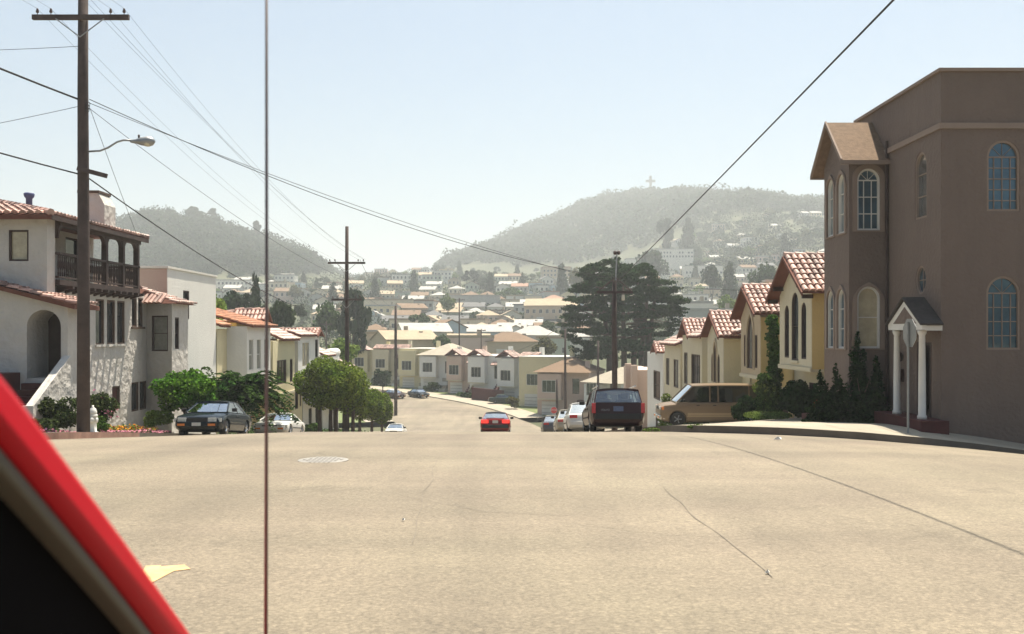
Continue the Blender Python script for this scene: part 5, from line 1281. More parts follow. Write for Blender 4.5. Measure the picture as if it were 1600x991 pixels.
# garden trees one can point at
for px, top, base, Y, w, kd, m_, l in ((655, 488, 520, 285, 36, 'clumpy', 'lf_mid', 'bright green open tree above the pale green roofed house'), (692, 522, 548, 215, 30, 'round', 'lf_mid', 'dark green round bush-like tree between roofs above the bend'), (853, 528, 562, 200, 42, 'round', 'lf_olive', 'olive green round tree to the left of the big cypress'),
    (855, 500, 525, 262, 34, 'round', 'lf_mid', 'green round tree behind the olive tree left of the big cypress'), (800, 448, 475, 480, 50, 'round', 'lf_mid', 'wide green tree in the middle of the slope under the far hill'), (700, 460, 490, 380, 26, 'round', 'lf_lime', 'light green round tree right of the brown roof above the long wall'),
    (1020, 388, 440, 560, 52, 'round', 'lf_dark', 'large dark round tree rising behind the top right of the big cypress'), (1112, 412, 458, 420, 32, 'round', 'lf_dark', 'left one of two dark trees above the tiled row roofs'), (1140, 410, 460, 415, 34, 'tall', 'lf_dark', 'right one of two dark trees above the tiled row roofs'), (1138, 462, 492, 260, 36, 'round', 'lf_lime', 'bright green tree just above the pointed gable roofs'),
    (1195, 408, 470, 330, 50, 'round', 'lf_mid', 'green tree behind the chimney beside the triple arched house'), (878, 412, 455, 500, 26, 'tall', 'lf_dark', 'tall dark conifer left of the big cypress crown'), (900, 420, 455, 470, 34, 'round', 'lf_olive', 'olive tree touching the upper left of the big cypress'), (770, 590, 634, 160, 3, 'tall', 'lf_dark', 'thin dark conifer'),
    (598, 575, 612, 175, 34, 'round', 'lf_dark', 'dark shrubs and tree at the far end of the visible street'), (1040, 335, 395, 820, 40, 'clumpy', 'lf_dark', 'dark tall trees above the white apartment blocks on the right slope'), (1075, 340, 395, 830, 36, 'tall', 'lf_dark', 'dark pointed tree above the right white apartment blocks')):
    if w > 5: tree_px(px, top, base, Y, w, kd, m_, l)
# verge planting by the bend
def near_bend(s, d): p, t = along(s); n = Vector((t.y, -t.x)); return p+n*d
q = near_bend(4.75, 13.4); bush('hedge', 'hedge', 'long clipped green hedge before the dark red retaining wall at the bend', q.x, q.y, [(i*.7-2.8, -i*.85+3.4, .5, .7, .7, .5) for i in range(9)], 3000, .22, 'lf_ivy', z=road_z(q.y))
q = near_bend(5.6, 13.5); bush('shrub', 'shrub', 'dark shrubs in front of the grey-white gabled house at the bend', q.x, q.y, crown_blobs(1.6, 1.4, 1.0, .8, 8), 1500, .25, 'lf_mid', z=road_z(q.y))
q = near_bend(3.7, 14.5); bush('shrub', 'shrub', 'brownish shrub left of the pale yellow house wall near the stop sign', q.x-3, q.y, crown_blobs(1.2, 1, 1.1, 1.0, 8), 1500, .2, 'lf_olive', z=road_z(q.y))
q = near_bend(4.6, 15); MB().prism([(0, 0), (6.5, 0), (6.5, 2.0), (0, 2.2)], 'y', 0, .4).build('retaining_wall', M['redpaint'], loc=(q.x-3, q.y-1.2, road_z(q.y)-.2), rz=-.7, label='dark red retaining wall below the white houses at the bend', cat='wall')

# ------------------------------------------------------------------ utility poles and cables
def pole(X, Y, z0, zt, r, label, arms=(), extra=None, name='utility_pole'):
    t = empty(name, (X, Y, z0), label, 'utility pole'); h = zt-z0
    MB().tube([(0, 0, -1), (.01, 0, h*.35), (-.015, .01, h*.7), (0, 0, h)], [r*1.12, r*1.0, r*.88, r*.78], 14).build('shaft', M['polewood'], t, smooth=True)
    for az, half, rz in arms:
        a = MB().box(-half, half, -r-.06, -r+.06, -.07, .07).build('crossarm', M['polewood'], t, loc=(0, 0, az-z0), rz=rz)
        for s_ in (-.9, -.62, .62, .9): MB().lathe([(.012, 0), (.012, .06), (.045, .07), (.05, .11), (.03, .15), (.035, .18), (.01, .2)], 8, (s_*half, -r, .07)).build('insulator', M['insul'], a, smooth=True)
        for s_ in (-1, 1): MB().tube([(s_*half*.5, -r-.065, -.06), (0, -r-.065, -.6)], .018, 5).build('brace', M['metal'], a)
    return t
p1 = pole(-12.8, 30, -1.55, 13.2, .175, 'tall dark wooden utility pole at left with crossarm and street lamp', [(10.86, 1.43, 0)])
MB().tube([(.15, 0, 8.46), (.5, 0, 8.48), (.75, 0, 8.58), (1.0, 0, 8.74), (1.2, 0, 8.80), (1.45, 0, 8.79)], .03, 8).build('lamp_arm', M['metal'], p1, smooth=True)
# lamp head
zl = EYE+(HY-221)/K*30+1.55
lm = MB().lathe([(.03, 0), (.05, .05), (.07, .18), (.12, .32), (.15, .5), (.13, .66), (.04, .74)], 12, (1.40, 0, zl), 'x').build('lamp_head', M['metal'], p1, smooth=True)
MB().lathe([(.01, -.14), (.09, -.12), (.13, -.06), (.14, 0)], 12, (1.92, 0, zl-.02)).build('lens', M['lampglass'], lm, smooth=True)
MB().lathe([(.03, 0), (.035, .08), (.02, .1)], 8, (1.66, 0, zl+.1)).build('photocell', M['insul'], lm)
MB().box(-.05, .85, -.26, -.16, 0, .13).build('cable_bracket', M['polewood'], p1, loc=(-.05, 0, 7.85), rz=0); bpy.data.objects['cable_bracket'].rotation_euler = (0, R(15), 0)
cl_ = MB()
for k in range(3): cl_.tube([(.18+.06*math.cos(a), -.1-.02*k, 9.85-.09*k+.07*math.sin(a)) for a in [i*.7 for i in range(10)]], .012, 5)
cl_.build('cable_coil', M['cable'], p1, kind='stuff')
p2 = pole(-11.5, 70, -5.9, 8.9, .15, 'second wooden utility pole with two crossarms behind the clipped trees', [(6.35, 1.3, 0), (3.8, 1.05, 0)])
p3 = pole(-16.2, 140, -10.2, 5.3, .22, 'bare wooden pole without crossarm standing left of the bend')
p4 = pole(5.1, 50, -3.3, 4.1, .14, 'weathered pole behind the dark red wagon with a thin mast on top')
MB().tube([(.05, 0, 7.2), (.12, 0, 8.75)], .04, 6).build('mast', M['metal'], p4)
for s_ in (-1, 1): MB().lathe([(.04, 0), (.09, .05), (.09, .16), (.03, .2)], 8, (.12+s_*.09, 0, 8.68)).build('siren', M['insul'], p4)
MB().box(-.9, .9, -.16, -.06, 6.75, 6.87).build('crossarm', M['polewood'], p4)
for s_ in (-1, 1): MB().tube([(s_*.85, -.11, 6.85), (.05, 0, 7.55)], .03, 5).build('brace', M['polewood'], p4)
MB().lathe([(.07, 0), (.09, .1), (.07, .28)], 10, (.42, -.1, 6.4)).build('insulator', M['lampglass'], p4)
pole(6.1, 115, -9.9, 1.9, .15, 'thin pole just right of the stop sign in the valley'); pole(4.95+.3, 117, -9.9, -3.9, .15, 'short dark post beside the thin pole in the valley')
pole(9.6, 112, -9.5, .6, .14, 'slim grey pole left of the weathered mast pole')
pole(-3.9+-1.6, 180, -9, 2.2, .12, 'thin brown pole in the middle distance between the roofs', [(1.9, .8, .3)])
pole(at(395, 500, 160).x+30, 215, -8, 9, .16, 'far pole with crossarm right of the second utility pole', [(8.5, 1.2, 0)])
pole(at(510, 520, 180).x, 180, -9, 3.5, .14, 'far thin pole above the white rounded house', [(3.0, 1.1, 0)])
CAB = 0
def cable(a, b, sag, r, label, group=None, n=22, name='cable'):
    a, b = Vector(a), Vector(b); pts = [a.lerp(b, i/n)-Vector((0, 0, 4*sag*(i/n)*(1-i/n))) for i in range(n+1)]
    MB().tube(pts, r, 6).build(name, M['cable'], smooth=True, label=label, cat='cable', group=group)
P1 = Vector((-12.8, 30, 0)); top4 = (5.1, 50, 4.2)
cable((-12.95, 30, 8.47), (-16.5, -14, 10.4), .9, .028, 'thick cable running from the left edge to the left pole at lamp height')
cable((-12.62, 30, 8.47), top4, .75, .012, 'thick cable sagging from the left pole across the street to the mast pole')
cable((-12.6, 30, 8.35), (5.1, 50, 4.0), .45, .009, 'thin cable sagging just beside the thick one across the street')
cable((-12.62, 30, 8.2), (-11.5, 70, 5.2), .5, .008, 'thin wire from below the lamp cable to the second pole')
cable((-12.95, 30, 6.24), (-16.3, -14, 8.2), .8, .022, 'lower thick cable running from the left edge to the left pole')
cable((-12.62, 30, 6.1), (-14.5, 67.6, 3.25), .35, .02, 'lower thick cable from the left pole down towards the row houses')
cable((5.15, 50, 3.95), (4.38, 3, 5.83), .04, .014, 'single dark cable crossing the sky at upper right to the mast pole')
for i, s_ in enumerate((-1.29, -.89, .89, 1.29)):
    n_ = ('outermost left', 'inner left', 'inner right', 'outermost right')[i]
    cable((-12.8+s_, 29.8, 11.12), (-11.5+s_*.9, 69.85, 6.6), .9, .0038, f'hair-thin wire from the {n_} insulator of the left pole to the second pole')
    cable((-12.8+s_, 29.8, 11.12), (-14+s_, -16, 13), .9, .0038, f'hair-thin wire from the {n_} insulator of the left pole towards the viewer')
for i, s_ in enumerate((-.9, .9)): cable((-11.5+s_, 70, 6.6), (-16.2+s_*.3, 140, 5.1), 1.2, .012, ('left', 'right')[i]+' one of two wires from the second pole to the bare pole')
cable((-10.2, 1, 12.5), (-10.3, 70, 6.6), 1.2, .0035, 'hair-thin wire entering the top of the view, left of a twin')
cable((-9.3, 1, 12.0), (-10.2, 70, 6.6), 1.4, .0035, 'hair-thin wire entering the top of the view, right of its twin')
cable((-12.97, 30, 10.05), (-30, 34, 11.5), .3, .008, 'thin wire running left from the pole below the crossarm')
cable((-12.97, 30, 8.25), (-30, 33, 6.6), .3, .008, 'thin wire sloping down to the left from the pole')
cable((-12.6, 30, 8.2), (-15.3, 41.2, 5.3), .05, .008, 'service wire dropping from the pole to the balcony roof corner')
cable(top4, (11.3, 61, 1.2), .3, .012, 'service cable from the mast pole down to the tiled row on the right')
cable((5.0, 50, 3.6), (6.1, 115, 1.5), .8, .012, 'cable from the mast pole down the street to the valley pole')
cable(top4, (-2.5, 139, -1), 1.5, .012, 'cable from the mast pole over to the far houses left of the big cypress')
cable((5.2, 50, 4.1), (11.2, 40.5, 3.2), .15, .009, 'service cable from the mast pole to the steep tiled gable')

# hydrant, signs, manhole, road marks, litter
hy = empty('fire_hydrant', (-12.93, 31.0, gy(-12.93, 31.0)+.15), 'white fire hydrant with blue cap right beside the left wooden pole', 'fire hydrant')
MB().lathe([(.16, 0), (.16, .05), (.11, .07), (.105, .5), (.14, .52), (.14, .58), (.11, .6)], 14).build('barrel', M['white'], hy, smooth=True)
MB().lathe([(.12, 0), (.12, .06), (.09, .16), (.03, .22), (.03, .27)], 14, (0, 0, .603)).build('bonnet', M['white'], hy, smooth=True)
for s_ in (-1, 1): MB().lathe([(.075, 0), (.075, .08), (.09, .085), (.09, .13), (.03, .14)], 10, (.0, 0, .42), 'x').build('outlet', M['white'], hy, rz=0 if s_ > 0 else math.pi, smooth=True)
MB().lathe([(.09, 0), (.09, .1), (.10, .11), (.10, .15)], 10, (.0, 0, .42), 'x').build('outlet', M['white'], hy, rz=-math.pi/2, smooth=True)
def textmesh(txt, size, m, parent, loc, rot, name='lettering', ext=.003):
    cu = bpy.data.curves.new('t', 'FONT'); cu.body = txt; cu.size = size; cu.extrude = ext; cu.align_x = 'CENTER'; cu.align_y = 'CENTER'
    o = bpy.data.objects.new('t', cu); C.objects.link(o); bpy.context.view_layer.update()
    me = bpy.data.meshes.new_from_object(o.evaluated_get(bpy.context.evaluated_depsgraph_get())); bpy.data.objects.remove(o)
    me.materials.clear(); me.materials.append(M[m]); k = bpy.data.objects.new(name, me); k.location = loc; k.rotation_euler = rot; return link(k, parent)
def stop_sign(X, Y, z, h, rz, label):
    t = empty('stop_sign', (X, Y, z), label, 'stop sign', None, rz)
    oc = lambda r: [(r*math.cos(R(22.5+45*i)), h+r*math.sin(R(22.5+45*i))) for i in range(8)]
    MB().tube([(0, 0, -.3), (0, 0, h+.3)], .032, 8).build('post', M['signback'], t)
    MB().prism(oc(.41), 'y', -.05, -.045).build('rim', M['white'], t); MB().prism(oc(.38), 'y', -.053, -.0505).build('face', M['signred'], t)
    MB().prism(oc(.408), 'y', -.0448, -.038).build('back', M['signback'], t)
    textmesh('STOP', .30, 'white', t, (0, -.055, h), (R(90), 0, 0)); return t
stop_sign(4.75, 114, road_z(114)+.12, 2.45, 0, 'red stop sign facing the viewer in the valley')
stop_sign(10.72, 27.2, gy(10.72, 27.2)+.15, 2.75, R(94), 'grey back of a stop sign on its post before the white porch')
mh = empty('manhole_cover', (*gp(505, 720), g(*gp(505, 720))+.004), 'round cast iron manhole cover in the road at left', 'manhole cover')
MB().lathe([(.36, 0), (.36, .008), (.335, .012)], 32).build('frame', M['iron'], mh)
gr = MB().box(-.018, .018, -.05, .05, 0, .012).mesh('rib', M['iron'])
MB().lathe([(.325, 0), (.325, .006)], 32).build('plate', M['tar'], mh)
for i in range(-4, 5):
    for j in range(-2, 3):
        if (i*.066)**2+(j*.122)**2 < .082: inst(gr, 'rib', mh, (i*.066+.0*j, j*.122, .0065))
def gpatch(pts, m, name, label=None, cat=None, h=.004, **k):
    mb = MB(); mb.face([(x, y, g(x, y)+h) for x, y in pts]); return mb.build(name, M[m], label=label, cat=cat, **k)
gpatch([gp(228, 885), gp(252, 884), gp(236, 908), gp(200, 930)], 'paintor', 'road_mark', 'small worn patch of orange road paint beside the red car pillar', 'road marking')
gpatch([gp(252, 886), gp(288, 883), gp(298, 890), gp(272, 893), gp(238, 911), gp(215, 922)], 'paintor', 'road_mark', 'worn orange paint arrowhead on the asphalt right of a smaller patch', 'road marking')
for px, py, l in ((1215, 687, 'scrap of white paper on the road near the right kerb'), (1199, 898, 'tiny white scrap on the asphalt, lower right'), (630, 815, 'tiny pale pebble-like scrap on the asphalt left of centre')):
    x, y = gp(px, py); s_ = .09 if py < 700 else .015
    mb = MB(); mb.face([(x-s_, y, g(x, y)+.01), (x+s_*.8, y-.3*s_, g(x, y)+.012), (x+s_, y+s_, g(x, y)+.02+s_*.3), (x-.4*s_, y+s_*1.3, g(x, y)+.015)]); mb.face([(x-s_, y, g(x, y)+.01), (x+s_*.8, y-.3*s_, g(x, y)+.012), (x+.1*s_, y-.1*s_, g(x, y)+.03+s_*.5)]); mb.build('paper_scrap', M['white'], label=l, cat='litter')

# ------------------------------------------------------------------ cars
def paint(name, col, rough=.28, metal=.0): return mat(name, col, rough, .04, 2, spec=.28, coat=.12, metal=metal)
M['p_dark'] = paint('dark_blue_grey_paint', (.006, .012, .018), .2); M['p_white'] = paint('white_car_paint', (.72, .71, .67)); M['p_maroon'] = paint('maroon_paint', (.030, .004, .006)); M['p_red'] = paint('red_car_paint', (.22, .010, .010)); M['p_silver'] = paint('dark_silver_paint', (.10, .10, .11), metal=.4)
M['p_tan'] = paint('bronze_van_paint', (.21, .145, .085), .35); M['p_beige'] = paint('beige_car_paint', (.42, .38, .30)); M['p_green'] = paint('dark_green_car_paint', (.04, .06, .05)); M['p_stripe'] = paint('tan_van_stripe', (.36, .27, .16), .4)
def hexa(mb, q, th, m=0):
    q = [Vector(p) for p in q]; n = (q[1]-q[0]).cross(q[-1]-q[0]).normalized()*th; mb.face(q, m); mb.face([p-n for p in q][::-1], m)
    for i in range(len(q)): j = (i+1) % len(q); mb.face([q[i], q[i]-n, q[j]-n, q[j]], m)
def car(X, Y, rz, label, P, name='parked_car', group='cars along the street', z=None):
    L, Wd, Hh, pm = P['L'], P['W'], P['H'], M[P['paint']]; f, r = -L/2, L/2; hw = Wd/2; belt = P['belt']; y0, y1, y2, y3 = P['gh']
    hood = P['hood']; deck = P.get('deck', belt)
    z = g(X, Y)+.006 if z is None else z
    dx, dy = (math.sin(rz)*-1, math.cos(rz))
    pitch = math.atan((g(X+dx, Y+dy)-g(X-dx, Y-dy))/2) if not P.get('flat') else 0
    t = empty(name, (X, Y, z), label, P.get('cat', 'car'), group, rz); t.rotation_euler = Matrix.Rotation(rz, 3, 'Z').to_4x4().to_euler(); t.rotation_euler[0] = pitch
    t.rotation_mode = 'XYZ'
    st = [(f, .42, hood-.20, .80), (f+.05, .30, hood-.10, .91), (f+.22, .22, hood-.02, .97), (f+.75, .19, lerp(hood, belt, .35), 1), (y0-.05, .18, belt-.02, 1), (y0+.4, .18, belt, 1), ((y0+y3)/2, .18, belt, 1), (y3-.3, .18, belt, 1), (min(y3+.05, r-.30), .19, deck, 1), (r-.22, .22, deck-.02, .98), (r-.05, .30, deck-.07, .93), (r, .40, deck-.16, .86)]
    mb = MB(); n = 16
    for (y, zb, zt, k) in st:
        w = hw*k; hgt = zt-zb
        half = [(0, zb), (w*.80, zb), (w*.95, zb+.07), (w, zb+hgt*.35), (w, zb+hgt*.62), (w*.975, zt-.10), (w*.93, zt-.03), (w*.80, zt), (0, zt+.02)]
        ring = half+[(-a, b) for a, b in half[-2:0:-1]]; mb.v += [(a, y, b) for a, b in ring]
    n = len(ring)
    for i in range(len(st)-1):
        for j in range(n): q = (j+1) % n; mb.f.append((i*n+j, i*n+q, (i+1)*n+q, (i+1)*n+j)); mb.m.append(0)
    mb.f.append(tuple(range(n))[::-1]); mb.m.append(0); mb.f.append(tuple((len(st)-1)*n+j for j in range(n))); mb.m.append(0)
    body = mb.build('body', pm)
    wr = P.get('wr', .31); wy = (f+P.get('fo', .85), r-P.get('ro', .95)); hol = []
    circ = [((wr+.07)*math.cos(2*math.pi*i/20), (wr+.07)*math.sin(2*math.pi*i/20)) for i in range(20)]
    for y in wy:
        for s_ in (-1, 1): hol.append((circ, (s_*hw, y, wr), R(90)*s_))
    carve(body, hol, .28); sharp(body, 32); body.parent = t
    for p in body.data.polygons: pass
    # greenhouse
    hb, hr = hw*.88, hw*P.get('rw', .68); zr = Hh-.045; zb = belt+.005
    rf = MB(); ns = 7
    for i in range(ns):
        s_ = i/(ns-1); y = lerp(y1-.04, y2+.04, s_); dz = -.035*(2*s_-1)**2
        for a, b in ((-hr, -.04), (-hr*.97, 0), (-hr*.6, .035), (0, .045), (hr*.6, .035), (hr*.97, 0), (hr, -.04), (hr*.9, -.06), (-hr*.9, -.06)): rf.v.append((a, y, zr+b+dz))
    for i in range(ns-1):
        for j in range(9): q = (j+1) % 9; rf.f.append((i*9+j, i*9+q, (i+1)*9+q, (i+1)*9+j)); rf.m.append(0)
    rf.f.append(tuple(range(9))[::-1]); rf.m.append(0); rf.f.append(tuple((ns-1)*9+j for j in range(9))); rf.m.append(0)
    sharp(rf.build('roof', M[P.get('roofp', P['paint'])], t), 40)
    pil = MB(); tint = M[P.get('glass', 'cglass')]
    zt_ = zr-.05
    def topy(y): return min(max(y, y1), y2)
    for s_ in (-1, 1):
        pil.tube([(s_*hb, y0, zb), (s_*hr, y1, zt_)], .035, 6); 
        cw = P.get('cpw', .28)
        hexa(pil, [(s_*hb, y3-cw*1.2, zb), (s_*hb, y3, zb), (s_*hr, y2, zt_), (s_*hr, y2-cw, zt_)][::s_], .04)
        for b_ in P['pillars']: hexa(pil, [(s_*hb, b_-.04, zb), (s_*hb, b_+.04, zb), (s_*hr, b_+.03, zt_), (s_*hr, b_-.03, zt_)][::s_], .03)
        ys_ = [y0+.10]+list(P['pillars'])+[y3-cw*1.2]
        for i in range(len(ys_)-1):
            a, b = ys_[i], ys_[i+1]; ta = y1+.05 if i == 0 else a; tb = min(b, y2-cw)
            gl = MB(); hexa(gl, [(s_*(hb-.01), a+.03, zb), (s_*(hb-.01), b-.03, zb), (s_*(hr-.008), tb-.03, zt_), (s_*(hr-.008), ta+.02, zt_)][::s_], .006); gl.build('side_window', M[P.get('sglass', P.get('glass', 'cglass'))], t)
    pil.build('pillars', pm, t); pil_o = t.children[-1] if t.children else None
    for nm, (ya, yb, sg) in (('windshield', (y0, y1, -1)), ('rear_window', (y3, y2, 1))):
        gm = MB(); nc = 6
        for k in range(2):
            for i in range(nc+1):
                u = 2*i/nc-1; hx = (hb-.03 if k == 0 else hr-.03); bulge = sg*.07*(1-u*u)
                gm.v.append((u*hx, (ya if k == 0 else yb)+bulge*(.9 if k == 0 else .6), zb+.01 if k == 0 else zt_))
        for i in range(nc): gm.f.append((i, i+1, nc+2+i, nc+1+i)); gm.m.append(0)
        gm.build(nm, tint if nm == 'windshield' or 'rglass' not in P else M[P['rglass']], t, smooth=True)
    MB().box(-hb+.06, hb-.06, y0+.12, y3-.12, belt+.022, belt+.03).build('parcel_trim', M['seat'], t)
    for yy in P.get('seats', (y0+1.0, y0+1.85)):
        for xx in (-.36, .36):
            st_ = MB().box(xx-.24, xx+.24, yy-.06, yy+.08, belt+.031, belt+.18).build('seat', M['seat'], t, bevel=.03)
            MB().box(xx-.13, xx+.13, yy-.04, yy+.05, belt+.19, belt+.38).build('headrest', M['seat'], st_, bevel=.03)
    # wheels
    ty = MB().lathe([(wr*.62, -.10), (wr*.93, -.10), (wr, -.06), (wr, .06), (wr*.93, .10), (wr*.62, .10)], 22, (0, 0, 0), 'x').mesh('tyre', M['black'], True)
    rim = MB().lathe([(wr*.62, -.05), (wr*.6, .085), (wr*.5, .06), (wr*.2, .09), (wr*.05, .1)], 18, (0, 0, 0), 'x')
    for k in range(5):
        a = 2*math.pi*k/5; rim.tube([(.09, 0, 0), (.10, wr*.55*math.cos(a), wr*.55*math.sin(a))], .03, 4)
    rim = rim.mesh('rim', M['chrome' if P.get('rim') else 'metal'], False)
    for y in wy:
        for s_ in (-1, 1):
            o = inst(ty, 'wheel', t, (s_*(hw-.13), y, wr)); inst(rim, 'rim', o, rz=0 if s_ > 0 else math.pi)
    # front
    fz = hood-.20
    bp = M[P.get('bump', P['paint'])]
    MB().prism([(-hw*.93, f+.18), (-hw*.80, f-.07), (hw*.80, f-.07), (hw*.93, f+.18), (hw*.93, f+.26), (-hw*.93, f+.26)], 'z', .36, .54).build('front_bumper', bp, t, bevel=.02)
    MB().box(-hw*.42, hw*.42, f-.012, f+.03, fz-.06, fz+.08).build('grille', M['black'], t)
    for s_ in (-1, 1):
        MB().box(*sorted((s_*hw*.45, s_*hw*.80)), f-.015, f+.05, fz-.05, fz+.09).build('headlight', M['headlight'], t, bevel=.01)
        MB().box(*sorted((s_*hw*.48, s_*hw*.78)), f-.085, f-.072, .40, .48).build('turn_signal', M['amber'], t)
        MB().box(*sorted((s_*hw*.82, s_*hw*.97)), f+.05, f+.16, fz-.05, fz+.09).build('corner_lamp', M['headlight' if not P.get('amberc') else 'amber'], t)
        mr = MB().box(*sorted((s_*(hw-.02), s_*(hw+.17))), y0+.28, y0+.36, belt+.03, belt+.16).build('mirror', M['black' if P.get('blackm', 1) else P['paint']], t, bevel=.02)
        for ya in [y0+.95]+([y0+1.75] if len(P['pillars']) > 1 else []): MB().box(*sorted((s_*hw*.985, s_*(hw+.012))), ya-.02, ya+.13, belt-.17, belt-.13).build('door_handle', M['black'], t)
        MB().box(*sorted((s_*hw, s_*(hw+.014))), f+P.get('fo', .85)+wr+.1, r-P.get('ro', .95)-wr-.1, .47, .52).build('rub_strip', M[P.get('strip', 'black')], t)
        # rear lamps
        tl = P.get('tl', (.50, .90, deck-.22, deck-.08)); 
        MB().box(*sorted((s_*hw*tl[0], s_*hw*tl[1])), r-.03, r+.014, tl[2], tl[3]).build('taillight', M['taillit' if P.get('lit') else 'taillight'], t, bevel=.008)
    MB().prism([(-hw*.93, r-.18), (-hw*.84, r+.07), (hw*.84, r+.07), (hw*.93, r-.18), (hw*.93, r-.26), (-hw*.93, r-.26)], 'z', P.get('rb', (.38, .56))[0], P.get('rb', (.38, .56))[1]).build('rear_bumper', bp, t, bevel=.02)
    MB().box(-.16, .16, f-.09, f-.074, .40, .52).build('licence_plate', M['plate'], t)
    pz = P.get('pz', deck-.20); MB().box(-.16, .16, r+.012 if pz > .57 else r+.072, r+.03 if pz > .57 else r+.09, pz-.08, pz+.08).build('licence_plate', M[P.get('plate', 'plate')], t)
    if P.get('boxrear'):  # upright tailgate around the rear window
        pass
    return t, hw, r, belt
sedan = dict(L=4.55, W=1.74, H=1.40, belt=.92, hood=.80, gh=(-1.15, -.35, .95, 1.55), pillars=(.32, ), paint='p_dark')
def S_(**k): d = dict(sedan); d.update(k); return d
car(-11.35, 38.4, 0, 'dark blue-grey sedan parked facing the viewer under the bright green tree', S_(pillars=(.30, ), rim=1, H=1.40))
car(-11.7, 50.6, 0, 'white low coupe parked behind the dark sedan, facing the viewer', S_(paint='p_white', H=1.27, belt=.84, hood=.72, gh=(-1.0, -.1, .65, 1.6), rim=1, L=4.45))
car(-11.2, 97, 0, 'white car parked beyond the clipped trees in the dip on the left', S_(paint='p_white'))
t, hw, r_, b_ = car(-.95, 59.2, math.pi, 'red car driving away over the crest with its brake lights lit', S_(paint='p_red', bump='black', H=1.36, lit=1, tl=(.45, .92, .66, .84), pz=.74, roofp='p_silver'), name='moving_car', group=None)
MB().box(-.5, .5, r_+.0-.3, r_-.2, .93, .96).build('spoiler', M['p_red'], t)
car(2.9, 69.3, math.pi, 'dark silver sedan with sunlit roof just right of the red car', S_(paint='p_silver', roofp='p_beige'), name='parked_car')  # beige roof paint stands in for sunlight on the dark roof
car(3.3, 57.5, math.pi, 'beige boxy car parked two ahead of the dark red wagon', S_(paint='p_beige', H=1.45), name='parked_car')
car(3.35, 47.0, math.pi, 'white sedan parked directly ahead of the dark red wagon', S_(paint='p_white', H=1.46), name='parked_car')
# wagon
t, hw, r_, b_ = car(3.42, 34.6, math.pi, 'dark red boxy station wagon parked with its rear to the viewer', dict(L=4.75, W=1.76, H=1.45, belt=.93, hood=.86, deck=.93, gh=(-1.0, -.3, 2.12, 2.33), pillars=(.35, 1.2), paint='p_maroon', bump='black', rw=.78, cpw=.16, tl=(.72, .97, .60, .92), pz=.74, plate='plate_b', rb=(.40, .58), seats=(.1, 1.05), blackm=1))
sv = textmesh('VOLVO', .085, 'metal', t, (-.42, 2.40, .70), (R(90), 0, math.pi)); sv.location[0] = .42
for s_ in (-1, 1): MB().tube([(s_*hw*.70, -.1, 1.50), (s_*hw*.70, 1.9, 1.50)], .02, 6).build('roof_rail', M['chrome'], t)
MB().box(-hw*.83, hw*.83, r_+.004, r_+.016, .585, .93).build('tailgate', M['p_maroon'], t)
MB().tube([(.0, r_-.02, .97), (.32, r_-.06, 1.06)], .01, 4).build('rear_wiper', M['black'], t)
# van across the driveway
vz = gy(9.9, 49.6)+.13
t, hw, r_, b_ = car(9.95, 49.6, R(-90), 'bronze brown full-size van parked across the driveway, side to the viewer', dict(L=5.5, W=2.0, H=2.05, belt=1.18, hood=1.06, deck=1.18, gh=(-1.95, -1.18, 2.5, 2.68), pillars=(-.35, .05, 1.55), paint='p_tan', bump='chrome', rw=.80, cpw=.2, wr=.36, fo=.82, ro=1.15, amberc=1, tl=(.80, .95, .8, 1.15), pz=.6, strip='p_stripe', seats=(-.9, .3), cat='van', glass='cglass', sglass='cglass_d', flat=1), name='parked_van', group=None, z=vz)
for s_ in (-1, 1): MB().box(*sorted((s_*hw*1.0, s_*(hw+.012))), -1.45, 1.1, .54, .66).build('side_stripe', M['p_stripe'], t)
# cars in the bend
q = along(5.2); p = q[0]+Vector((q[1].y, -q[1].x))*7; car(p.x, p.y, math.atan2(-q[1].x, q[1].y)*1, 'dark car at the kerb in the bend, just right of the bare pole', S_(paint='p_dark'), z=road_z(p.y)+.02)
q = along(5.35); p = q[0]+Vector((q[1].y, -q[1].x))*3.2; car(p.x, p.y, math.atan2(-q[1].x, q[1].y)+.1, 'red-brown car coming round the bend beside the bare pole', S_(paint='p_maroon', roofp='p_white'), z=road_z(p.y)+.02)
q = along(6.0); p = q[0]+Vector((q[1].y, -q[1].x))*3; car(p.x, p.y, math.atan2(-q[1].x, q[1].y), 'white car farthest up the bend of the street', S_(paint='p_white'), z=road_z(p.y)+.02)
q = along(4.2); p = q[0]+Vector((q[1].y, -q[1].x))*13.5; car(p.x, p.y, math.atan2(-q[1].x, q[1].y)+1.2, 'dark green car parked before the white houses with red tiled hoods', S_(paint='p_green'), z=road_z(p.y)+.15)

